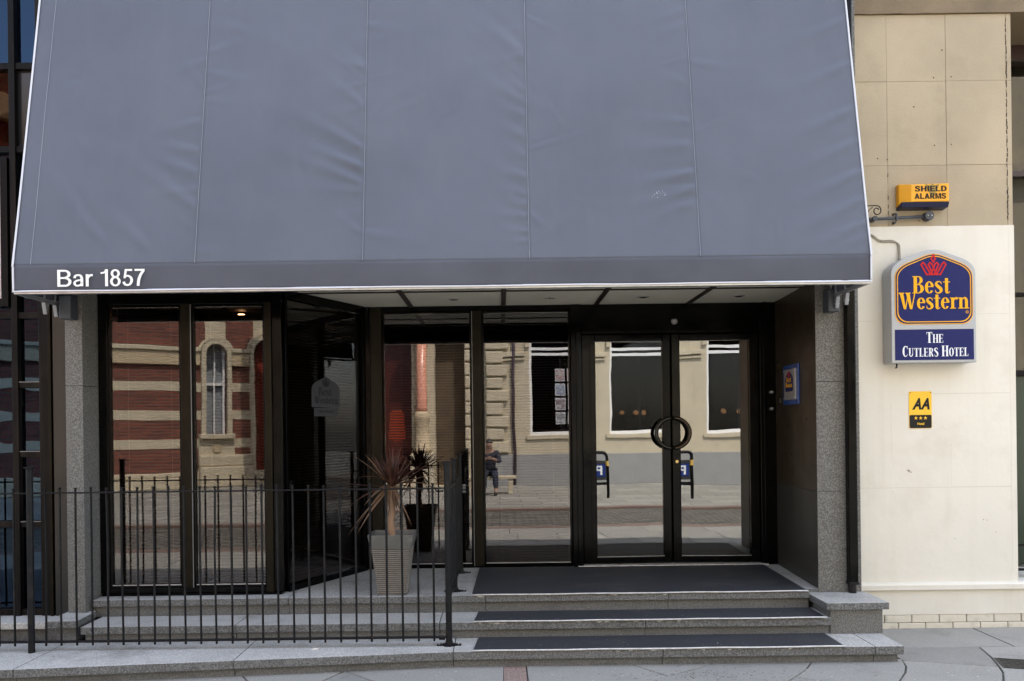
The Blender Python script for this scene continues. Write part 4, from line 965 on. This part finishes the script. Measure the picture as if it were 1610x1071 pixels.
for x, y, D, w_, sag, dry in ((557,718,6.3,.010,.02,1),(573.6,715,6.5,.010,.015,1),(564.7,751,6.35,.010,.03,0),(528,757,6.35,.009,-.01,0),(540,806,6.2,.008,.05,0),
    (547.5,842,6.25,.008,.04,1),(561.7,839.5,6.2,.012,.03,1),(561.7,827.5,6.3,.010,.03,1),(573,794.6,6.2,.016,.03,1),(580,800,6.3,.015,.02,1),(629.7,790,6.2,.016,.02,1),(647.6,826,6.3,.008,.02,1),
    (612.5,702.7,6.4,.013,0,0),(600.5,717,6.3,.013,.0,0),(621,714,6.5,.012,0,0),(631,717.6,6.4,.012,0,0),(641.6,717.7,6.5,.012,0,0),(653.6,715.4,6.3,.012,.01,1),
    (692.5,711,6.5,.010,-.03,0),(691.7,746.5,6.2,.012,.015,1),(677.5,763,6.3,.010,.02,1),(699,761.7,6.6,.008,.01,0),(672,778,6.6,.009,.03,0),(659.6,789,6.5,.009,.04,0),
    (636,830,6.35,.006,.03,1),(645,828,6.5,.006,.05,1),(613,828,6.3,.006,.03,1),(617,706,6.7,.012,0,0),(606,708,6.6,.012,0,0),(626,724,6.25,.013,0,0),(595,728,6.6,.012,.01,0),
    (585,735,6.8,.012,.02,0),(660,735,6.7,.012,.02,0),(665,728,6.8,.011,.0,0),(640,735,6.9,.012,.02,0),(620,740,6.95,.014,.03,0),(600,745,6.9,.012,.04,0),(608,725,6.2,.011,.0,0)):
    leafobj(px(x, y, D), w_, sag, LD if dry else LM)
for k in range(30):
    a = random.uniform(0, 6.28); e = random.uniform(.5, 1.45); l_ = random.uniform(.2, .33)
    leafobj((CX+l_*math.cos(e)*math.cos(a), CY+l_*math.cos(e)*math.sin(a), CZ+l_*math.sin(e)), random.uniform(.009, .013), random.uniform(-.01, .02))
for k in range(8):
    a = random.uniform(0, 6.28); leafobj((CX+.05*math.cos(a), CY+.05*math.sin(a), CZ-random.uniform(.15, .3)), .012, .02, LD, (CX+.02*math.cos(a), CY+.02*math.sin(a), CZ))
# litter on the mats and the step
m = MB()
for k in range(90):
    row = random.choice((0, 0, 1)); x = random.uniform(-.15, 2.3); y = random.uniform(5.68, 5.93) if row == 0 else random.uniform(6.0, 6.2); z = (Z1 if row == 0 else Z2)+.0085
    a = random.uniform(0, 3.14); l_ = random.uniform(.002, .007)
    m.add([(x-l_*math.cos(a), y-l_*math.sin(a), z), (x+l_*math.cos(a), y+l_*math.sin(a), z), (x+.4*l_*math.sin(a), y-.4*l_*math.cos(a), z+.001)], [(0,1,2)])
for x, y, l_ in ((-1.30, 5.74, .03), (1.5, 5.75, .008)):
    m.add([(x-l_, y, Z1+.001), (x, y-.006, Z1+.002), (x+l_, y+.002, Z1+.006), (x, y+.008, Z1+.012)], [(0,1,2,3)])
m.build('litter', mat('litter_pale', (.6,.58,.5), .9), kind='stuff')
m = MB()
for k in range(160):
    x = random.gauss(1.35, .35); y = random.gauss(5.42, .09); r_ = random.uniform(.003, .007)
    m.prism_z([(x+r_*math.cos(a), y+r_*.7*math.sin(a)) for a in [j*1.2566 for j in range(5)]], .0005, .0012)
m.build('chewing_gum_spots', mat('gum_dark', (.06,.055,.05), .8), kind='stuff')

m = MB()
for fy, fz, n in ((5.65, Z1, 22), (5.98, Z2, 14), (6.28, ZP, 3)):
    for k in range(n):
        x = random.choice((random.uniform(-.2, .1), random.uniform(-.2, 2.3), random.uniform(.7, 1.3))); l_ = random.uniform(.006, .035)
        m.prism_y([(x-l_, fz-.004), (x-l_*.3, fz-random.uniform(.006, .016)), (x+l_*.5, fz-random.uniform(.006, .013)), (x+l_, fz-.004), (x, fz-.0025)], fy-.0008, fy-.0002)
m.build('adhesive_smears', mat('adhesive_white', (.5,.49,.45), .8, var=.3, vscale=60), kind='stuff')
m = MB()
for k in range(120):
    x = random.uniform(-3.3, 4.0); y = random.uniform(5.05, 5.6); r_ = random.uniform(.004, .011)
    m.prism_z([(x+r_*math.cos(a), y+r_*random.uniform(.6, 1)*math.sin(a)) for a in [j*1.0472 for j in range(6)]], .0004, .0010)
m.build('pale_spots', mat('gum_pale', (.42,.41,.38), .8), kind='stuff')

# pendant lamp glowing red behind the blind
pe = thing('pendant_lamp', 'glowing orange red lamp seen through the blind behind the planter', 'lamp', (-1.02, 8.25, 1.5))
MB().lathe((-1.02, 8.25, 1.52), [(.035,0),(.085,.02),(.07,.28),(.05,.30)], 20).build('lamp_shade', mat('lamp_red', (.5,.06,.02), .6, emis=(1,.13,.02), estr=.10), pe, smooth=True)
MB().tube([(-1.02, 8.25, 1.82), (-1.02, 8.25, 2.76)], .004, 6).build('cord', BLKI, pe)

# ---------------------------------------------------------------- the far side of the street (seen in the glass)
CS = mat('ashlar_cream', (.55,.48,.35), .8, var=.12, vscale=2, stain=.3, stcol=(.36,.30,.2), stscale=2)
GP = mat('grey_render', (.30,.30,.29), .8, var=.15, vscale=2)
ob = thing('cream_building', 'cream ashlar building with white framed shop windows across the street, seen reflected in the doors', 'building', (5, -8, 0))
YO = -8.0
def opening_wall(m, x0, x1, z0, z1, ops, y0, y1):
    """wall between y0 and y1 with rectangular openings (sorted) (a, b, za, zb)"""
    x = x0
    for a, b, za, zb in ops:
        m.box(x, a, y0, y1, z0, z1); m.box(a, b, y0, y1, z0, za); m.box(a, b, y0, y1, zb, z1); x = b
    m.box(x, x1, y0, y1, z0, z1)
wins = [(.86, 2.60, 1.42, 4.7), (4.46, 6.20, 1.42, 4.7), (8.06, 9.80, 1.42, 4.7), (11.66, 13.4, 1.42, 4.7)]
m = MB(); opening_wall(m, -.75, 18, .88, 11, wins, YO-.45, YO); m.build('wall', CS, ob)
MB().box(-.75, 18, YO-.4, YO+.05, 0, .878).build('plinth', GP, ob, bevel=.01)
MB().box(-.75, 18, YO-8, YO-7.8, 0, 11).build('interior_wall', mat('shop_wall', (.10,.088,.07), .8), ob)
MB().box(-.75, 18, YO-8, YO-.46, 4.8, 4.9).build('shop_ceiling', MATS['shop_wall'], ob); MB().box(-.75, 18, YO-8, YO-.46, .8, .9).build('shop_floor', MATS['shop_wall'], ob)
WF = mat('window_white', (.8,.8,.8), .4)
for a, b, za, zb in wins:
    f = MB(); t_ = .065; y0, y1 = YO-.16, YO-.08
    f.box(a, a+t_, y0, y1, za, zb); f.box(b-t_, b, y0, y1, za, zb); f.box(a+t_, b-t_, y0, y1, za, za+.09); f.box(a+t_, b-t_, y0, y1, 3.62, 3.70); f.box(a+t_, b-t_, y0, y1, 3.78, 3.86); f.box(a+t_, b-t_, y0, y1, zb-.06, zb)
    w_ = f.build('window', WF, ob); MB().box(a+t_, b-t_, YO-.13, YO-.12, za+.09, zb-.06).build('pane', G_OPP, w_)
    MB().box((a+b)/2-.012, (a+b)/2+.012, YO-.14, YO-.11, za+.09, 3.62).build('glazing_bar', INK, w_)
    MB().box(a-.1, b+.1, YO, YO+.05, za-.12, za).build('sill', CS, w_, bevel=.01)
    # arched head filling
    n = 14; cx = (a+b)/2; r_ = (b-a)/2; m = MB()
    for k in range(n):
        t0, t1 = math.pi*k/n, math.pi*(k+1)/n
        m.prism_y([(cx+r_*math.cos(t0), 3.86+.84*math.sin(t0)), (cx+r_*math.cos(t0), 4.72), (cx+r_*math.cos(t1), 4.72), (cx+r_*math.cos(t1), 3.86+.84*math.sin(t1))], YO-.07, YO-.002)
        m.prism_y([(cx+(r_+.12)*math.cos(t0), 3.86+.98*math.sin(t0)), (cx+(r_+.12)*math.cos(t1), 3.86+.98*math.sin(t1)), (cx+r_*math.cos(t1), 3.86+.84*math.sin(t1)), (cx+r_*math.cos(t0), 3.86+.84*math.sin(t0))], YO, YO+.06)
    m.build('arch', CS, ob)
for z0, z1, d in ((3.50, 3.56, .05), (3.60, 3.72, .08)):
    x = -.2
    for a, b, *_ in wins: MB().box(x, a-.13, YO, YO+d, z0, z1).build('impost_band', CS, ob, bevel=.01); x = b+.13
MB().box(-.75, 18, YO, YO+.35, 8.2, 8.6).build('cornice', CS, ob, bevel=.03)
z = .9
while z < 8:
    wd = .31 if int(round((z-.9)/.36)) % 2 == 0 else .24
    MB().box(-.36, -.36+2*wd, YO, YO+.10, z+.03, z+.335).build('quoin', CS, ob, bevel=.025); z += .36
PUR = mat('purple_pipe', (.10,.07,.085), .5)
MB().tube([(.42, YO+.07, 0), (.42, YO+.07, 8.2)], .045, 10).build('downpipe', PUR, ob, smooth=True)
# posters in the first window
PCOL = [(.05,.06,.09), (.30,.33,.38), (.12,.06,.08), (.35,.12,.15), (.06,.12,.25), (.20,.32,.5), (.25,.08,.08), (.5,.12,.1)]
for r_ in range(4):
    for c_ in range(3):
        x, z = 1.58+c_*.34, 1.72+r_*.40
        p = MB().box(x, x+.27, YO-.118, YO-.110, z, z+.34).build('poster_holder', mat('poster_edge', (.5,.5,.52), .3), ob)
        cc = PCOL[(r_*2+c_) % 8]
        MB().box(x+.02, x+.25, YO-.109, YO-.106, z+.03, z+.31).build('poster', mat('poster_%d' % ((r_*2+c_) % 8), cc, .5, var=.8, vscale=14, col2=(.45,.45,.45)), p)
CH = mat('chair_grey', (.30,.30,.27), .7)
for i, x in enumerate((4.75, 5.45, 5.95, 9.0)):
    ch = thing('dining_chair', ('pale ribbed chair back inside the middle shop window across the street, by its left frame', 'pale ribbed chair back inside the middle shop window across the street, at its centre', 'pale ribbed chair back inside the middle shop window across the street, by its right frame', 'pale ribbed chair back alone in the third shop window across the street')[i], 'chair', (x, YO-1.2, .9), group='chairs inside the shop across the street')
    m = MB()
    for k in range(7): m.tube([(x-.21+.07*k, YO-1.15, 1.3), (x-.21+.07*k, YO-1.2, 1.85)], .036, 8)
    m.build('backrest', CH, ch, smooth=True); MB().box(x-.25, x+.25, YO-1.65, YO-1.18, 1.27, 1.36).build('seat', CH, ch, bevel=.02)
    for dx in (-.2, .2):
        for dy in (-1.6, -1.22): MB().tube([(x+dx, YO+dy, .9), (x+dx, YO+dy, 1.27)], .02, 6).build('leg', BLKI, ch)
for i, x in enumerate((5.3, 5.75, 6.0)):
    lp = thing('globe_lamp', ('small warm lamp lit inside the shop window across the street, leftmost of three', 'small warm lamp lit inside the shop window across the street, middle of three', 'small warm lamp lit inside the shop window across the street, rightmost of three')[i], 'lamp', (x, YO-2.2, 2), group='warm lamps inside the shop')
    MB().lathe((x, YO-2.2, 1.98), [(.02,0),(.07,.03),(.08,.07),(.05,.13),(.01,.15)], 14).build('shade', mat('shop_lamp', (1,.6,.3), .5, emis=(1,.5,.2), estr=.9), lp, smooth=True)
    MB().tube([(x, YO-2.2, 2.13), (x, YO-2.2, 4.8)], .006, 5).build('cord', BLKI, lp)
# portal with pink granite columns
po = thing('stone_porch', 'cream doorway with pink granite columns and dark red door, reflected behind the planter', 'porch', (-2.9, -8, 0))
m = MB(); opening_wall(m, -5.2, -.752, 0, 11, [(-4.0, -2.45, .3, 4.3), (-1.80, -.95, .02, 4.3)], YO-.5, YO-.02); m.build('wall', CS, po)
MB().box(-4.0, -2.45, YO-.49, YO-.40, .3, 4.3).build('door', mat('door_red', (.06,.012,.007), .4), po)
MB().box(-1.80, -.95, YO-.5, YO-.44, .02, 4.3).build('recess_shade_panel', mat('recess_stone_shaded', (.12,.085,.05), .8, var=.4, vscale=3), po)  # deep porch shade is put into this darker stone colour
for x in (-3.85, -3.1): MB().box(x, x+.6, YO-.40, YO-.385, .6, 2.2).build('door_panel', mat('door_red2', (.075,.016,.009), .4), po, bevel=.02)
PG = mat('pink_granite', (.60,.27,.18), .3, speck=.3, sscale=60)
CRV = mat('carved_stone', (.50,.40,.26), .8, bump=.03, bscale=16)
for x in (-2.12, -4.3):
    MB().lathe((x, YO+.35, 2.10), [(.15,0),(.145,.1),(.135,2.3)], 18).build('column', PG, po, smooth=True)
    MB().lathe((x, YO+.35, .95), [(.24,0),(.24,.15),(.19,.2),(.18,.85),(.22,.95),(.22,1.05),(.17,1.15)], 18).build('column_base', CRV, po, smooth=True)
    MB().box(x-.32, x+.32, YO-.01, YO+.68, .0, .95).build('pedestal', CS, po, bevel=.02)
    MB().box(x-.3, x+.3, YO-.01, YO+.65, 4.4, 4.9).build('capital', CRV, po, bevel=.03)
for k in range(3): MB().box(-4.0+.0, -2.45, YO-.4+.01, YO+.95-.3*k, .1*k+.002, .1*k+.1).build('step', CS, po, bevel=.01)
z = .96
while z < 4.3:
    MB().box(-.94, -.76-.03*(int(z*10) % 2), YO-.01, YO+.1, z, z+.32).build('quoin', CS, po, bevel=.03); MB().box(-2.44, -2.36, YO-.01, YO+.08, z, z+.32).build('quoin', CS, po, bevel=.02); z += .36
# banded brick building at an angle
P0, P1 = Vector((-16.5, -6.06)), Vector((-5.2, -13.37)); dB = (P1-P0).normalized()
bb = thing('brick_building', 'red brick building with cream stone bands and arched windows, seen reflected in the left windows', 'building', (P0.x, P0.y, 0), math.atan2(dB.y, dB.x), local=True)
LB = (P1-P0).length
BR = mat('red_brick', (.22,.06,.04), .85); brickify(BR, .28, .10, .014, (.23,.065,.042), (.12,.035,.026), (.13,.09,.065), axes='XZ', bumpd=.02, rough=.85)
# local frame: x along facade, +y towards the street
aw_, dw_ = (9.75, .30), (11.35, .48)        # arch centre x and half width: window, door
m = MB(); opening_wall(m, 0, LB, 0, 11, [(aw_[0]-aw_[1], aw_[0]+aw_[1], 1.55, 4.9), (dw_[0]-dw_[1], dw_[0]+dw_[1], .45, 5.0)], -.5, 0); m.build('wall', BR, bb)
for z in (1.15, 1.97, 2.79, 5.1, 5.9):
    x = 0
    for c_, h_ in (aw_, dw_, (LB, 0)):
        MB().box(x, c_-h_-.1 if h_ else LB, 0, .012, z, z+.27).build('stone_band', CS, bb)
        x = c_+h_+.1
for a, b in ((0, aw_[0]-aw_[1]-.15), (aw_[0]+aw_[1]+.15, dw_[0]-dw_[1]-.14), (dw_[0]+dw_[1]+.14, LB)):
    MB().box(a, b, -.01, .10, 3.55, 3.95).build('impost_band', CRV, bb, bevel=.02); MB().box(a, b, -.01, .16, 3.95, 4.07).build('impost_moulding', CS, bb, bevel=.02)
    MB().box(a, b, -.01, .14, 0, .32).build('base_course', CS, bb, bevel=.03); MB().box(a, b, -.01, .08, .32, .46).build('base_course', CS, bb, bevel=.03)
for c_, h_, zb, zs in ((*aw_, 1.55, 3.9), (*dw_, .45, 3.95)):
    m = MB(); n = 14
    for sgn in (-1, 1): m.box(*sorted((c_+sgn*h_, c_+sgn*(h_+.13))), -.1, .13, zb, zs)
    for k in range(n):
        t0, t1 = math.pi*k/n, math.pi*(k+1)/n
        for r0, r1, y_ in ((h_, h_+.13, .13), (h_+.15, h_+.23, .08)):
            m.prism_y([(c_+r0*math.cos(t0), zs+r0*math.sin(t0)), (c_+r0*math.cos(t1), zs+r0*math.sin(t1)), (c_+r1*math.cos(t1), zs+r1*math.sin(t1)), (c_+r1*math.cos(t0), zs+r1*math.sin(t0))], -.1, y_)
        m.prism_y([(c_+h_*math.cos(t0), zs+h_*math.sin(t0)), (c_+h_*math.cos(t0), zs+1.2), (c_+h_*math.cos(t1), zs+1.2), (c_+h_*math.cos(t1), zs+h_*math.sin(t1))], -.2, -.02)
    m.build('arch', CS, bb)
c_, h_ = aw_
MB().box(c_-h_-.2, c_+h_+.2, -.1, .2, 1.42, 1.56).build('sill', CS, bb, bevel=.02)
f = MB(); f.box(c_-h_, c_-h_+.06, -.3, -.2, 1.56, 4.6); f.box(c_+h_-.06, c_+h_, -.3, -.2, 1.56, 4.6); f.box(c_-.02, c_+.02, -.3, -.2, 1.56, 4.6); f.box(c_-h_, c_+h_, -.31, -.21, 3.0, 3.08)
wn = f.build('window', WF, bb); MB().box(c_-h_, c_+h_, -.36, -.34, 1.56, 4.9).build('pane', mat('dull_pane', (.25,.27,.29), .15), wn)
MB().box(c_-h_-.22, c_+h_+.22, -.05, .05, .46, 1.42).build('apron_panel', CS, bb, bevel=.02)
MB().box(9.2, 10.75, 0, .30, 0, .60).build('stone_base', CS, bb, bevel=.04); MB().box(9.2, 10.75, 0, .20, .60, .95).build('stone_base', CS, bb, bevel=.05)
MB().tube([(c_, .06, 1.15), (c_, .09, 1.15)], .13, 20).build('roundel', CRV, bb)
c_, h_ = dw_
MB().box(c_-h_, c_+h_, -.4, -.3, .45, 4.95).build('door', mat('door_red3', (.20,.03,.02), .35), bb)
for k in range(3): MB().box(c_-h_-.35, c_+h_+.35, -.3, 1.0-.3*k, .15*k, .15*k+.148).build('step', CS, bb, bevel=.01)
MB().tube([(6.6, .1, 0), (6.6, .1, 10)], .06, 8).build('downpipe', PUR, bb, smooth=True)
MB().box(0, LB, 0, .4, 9.8, 10.4).build('cornice', CS, bb, bevel=.05)
# cycle hoop with parking plate
hp = thing('parking_hoop', 'black tubular barrier with a yellow band and blue P plate across the street', 'barrier', (2.9, -3.5, 0))
m = MB(); hx0, hx1, hy = 2.45, 3.38, -3.5
m.tube([(hx0, hy, 0), (hx0, hy, .93)] + [(hx0+.1-.1*math.cos(R(a)), hy, .94+.1*math.sin(R(a))) for a in (15, 35, 55, 75, 90)] + [(hx1-.1+.1*math.sin(R(a)), hy, .94+.1*math.cos(R(a))) for a in (0, 20, 40, 60, 80)] + [(hx1, hy, .93), (hx1, hy, 0)], .035, 10)
m.build('hoop', BLKI, hp, smooth=True)
MB().box(hx0, hx1, hy-.012, hy+.012, .30, .37).build('lower_rail', BLKI, hp, bevel=.004)
MB().box(hx0+.0, hx1, hy-.012, hy+.012, .42, .86).build('panel', mat('hoop_panel', (.03,.03,.03), .5), hp)
MB().tube([(hx1, hy, .74), (hx1, hy, .86)], .037, 12).build('yellow_band', mat('band_yellow', (.6,.38,.08), .5), hp)
MB().box(hx1-.36, hx1-.06, hy+.013, hy+.02, .50, .78).build('parking_plate', mat('parking_blue', (.008,.03,.18), .35), hp)
pm = textmesh('P', -(hx1-.13), -(hx1-.29), .54, .74, 0, .001, bold=.02); pm.v = [(-v[0], hy+.0215-v[1]*.5, v[2]) for v in pm.v]; pm.build('lettering', WHITE, hp)

# seated person on a stone bench, far side of the street
bn = thing('stone_bench', 'low plain stone bench across the street under the seated person', 'bench', (-.25, -5.1, 0))
MB().box(-.85, .4, -5.35, -4.95, .38, .46).build('seat', CS, bn, bevel=.015)
for x in (-.75, .2): MB().box(x, x+.12, -5.32, -4.98, 0, .38).build('support', CS, bn, bevel=.01)
pn = thing('person', 'person in dark jacket and blue jeans sitting on the stone bench across the street', 'person', (-.25, -5.1, 0))
def skin(name, verts, edges, radii, m_, parent, sub=2):
    me = bpy.data.meshes.new(name); me.from_pydata(verts, edges, []); o = bpy.data.objects.new(name, me); C.objects.link(o); adopt(o, parent)
    s_ = o.modifiers.new('skin', 'SKIN'); d = me.skin_vertices[0].data
    for i, r_ in enumerate(radii): d[i].radius = (r_, r_) if not isinstance(r_, tuple) else r_
    d[0].use_root = True
    ss = o.modifiers.new('sub', 'SUBSURF'); ss.levels = sub; ss.render_levels = sub; me.materials.append(m_); s_.use_smooth_shade = True; return o
X0, Y0 = -.25, -5.1
SKN = mat('skin', (.30,.18,.13), .55)
V = [(0,0,.56),(0,-.01,.72),(0,.03,.90),(0,.06,1.02),(0,.09,1.10),(0,.12,1.19),(0,.125,1.27),
     (-.17,.06,1.02),(-.24,.16,.82),(-.10,.34,.88),(.17,.06,1.02),(.24,.16,.82),(.10,.34,.88),
     (-.09,.0,.53),(-.13,.40,.52),(-.13,.42,.12),(-.13,.50,.06),(.09,.0,.53),(.13,.40,.52),(.15,.48,.12),(.15,.56,.06),(-.05,.39,.90),(.05,.39,.90)]
Ed = [(0,1),(1,2),(2,3),(3,4),(4,5),(5,6),(3,7),(7,8),(8,9),(9,21),(3,10),(10,11),(11,12),(12,22),(0,13),(13,14),(14,15),(15,16),(0,17),(17,18),(18,19),(19,20)]
Rr = [.14,.13,.14,.12,.055,.085,.08,.065,.052,.035,.065,.052,.035,.095,.07,.045,.04,.095,.07,.045,.04,.028,.028]
skin('body', [(X0+a, Y0+b, c) for a, b, c in V], Ed, Rr, SKN, pn)
JK = mat('jacket_dark', (.02,.022,.035), .8); JE = mat('jeans_blue', (.015,.02,.035), .85)
skin('jacket', [(X0+a, Y0+b, c) for a, b, c in V[:4]+V[7:9]+[(-.13,.29,.87)]+V[10:12]+[(.13,.29,.87)]], [(0,1),(1,2),(2,3),(3,4),(4,5),(5,6),(3,7),(7,8),(8,9)], [.155,.15,.16,.135,.08,.066,.05,.08,.066,.05], JK, pn)
skin('jeans', [(X0+a, Y0+b, c) for a, b, c in [V[0],V[13],V[14],(-.13,.42,.16),V[17],V[18],(.15,.475,.16)]], [(0,1),(1,2),(2,3),(0,4),(4,5),(5,6)], [.15,.105,.08,.06,.105,.08,.06], JE, pn)
skin('shoes', [(X0-.13, Y0+.41, .05), (X0-.13, Y0+.56, .045)], [(0,1)], [.05,.045], INK, pn); skin('shoes', [(X0+.15, Y0+.47, .05), (X0+.15, Y0+.62, .045)], [(0,1)], [.05,.045], INK, pn)
skin('hair', [(X0, Y0+.09, 1.22), (X0, Y0+.10, 1.31), (X0, Y0+.135, 1.33)], [(0,1),(1,2)], [.075,.092,.07], mat('hair_dark', (.02,.013,.01), .6), pn)
for sx in (-1, 1):
    MB().lathe((X0+sx*.03, Y0+.205, 1.235), [(.001,0),(.011,.007),(.001,.014)], 8).build('eye', INK, pn)
    for k in range(4): MB().tube(catmull([(X0+sx*(.045-.0*k), Y0+.39+.003*k, .885+.018*k), (X0+sx*.02, Y0+.43, .89+.018*k), (X0-sx*.01, Y0+.425, .892+.018*k)], 3), [.010]*7, 6).build('finger', SKN, pn, smooth=True)
MB().tube([(X0, Y0+.20, 1.215), (X0, Y0+.23, 1.20), (X0, Y0+.205, 1.19)], [.008,.016,.012], 8).build('nose', SKN, pn, smooth=True)
MB().tube([(X0-.028, Y0+.20, 1.155), (X0, Y0+.21, 1.152), (X0+.028, Y0+.20, 1.155)], .007, 6).build('mouth', mat('lips', (.3,.12,.1), .5), pn, smooth=True)
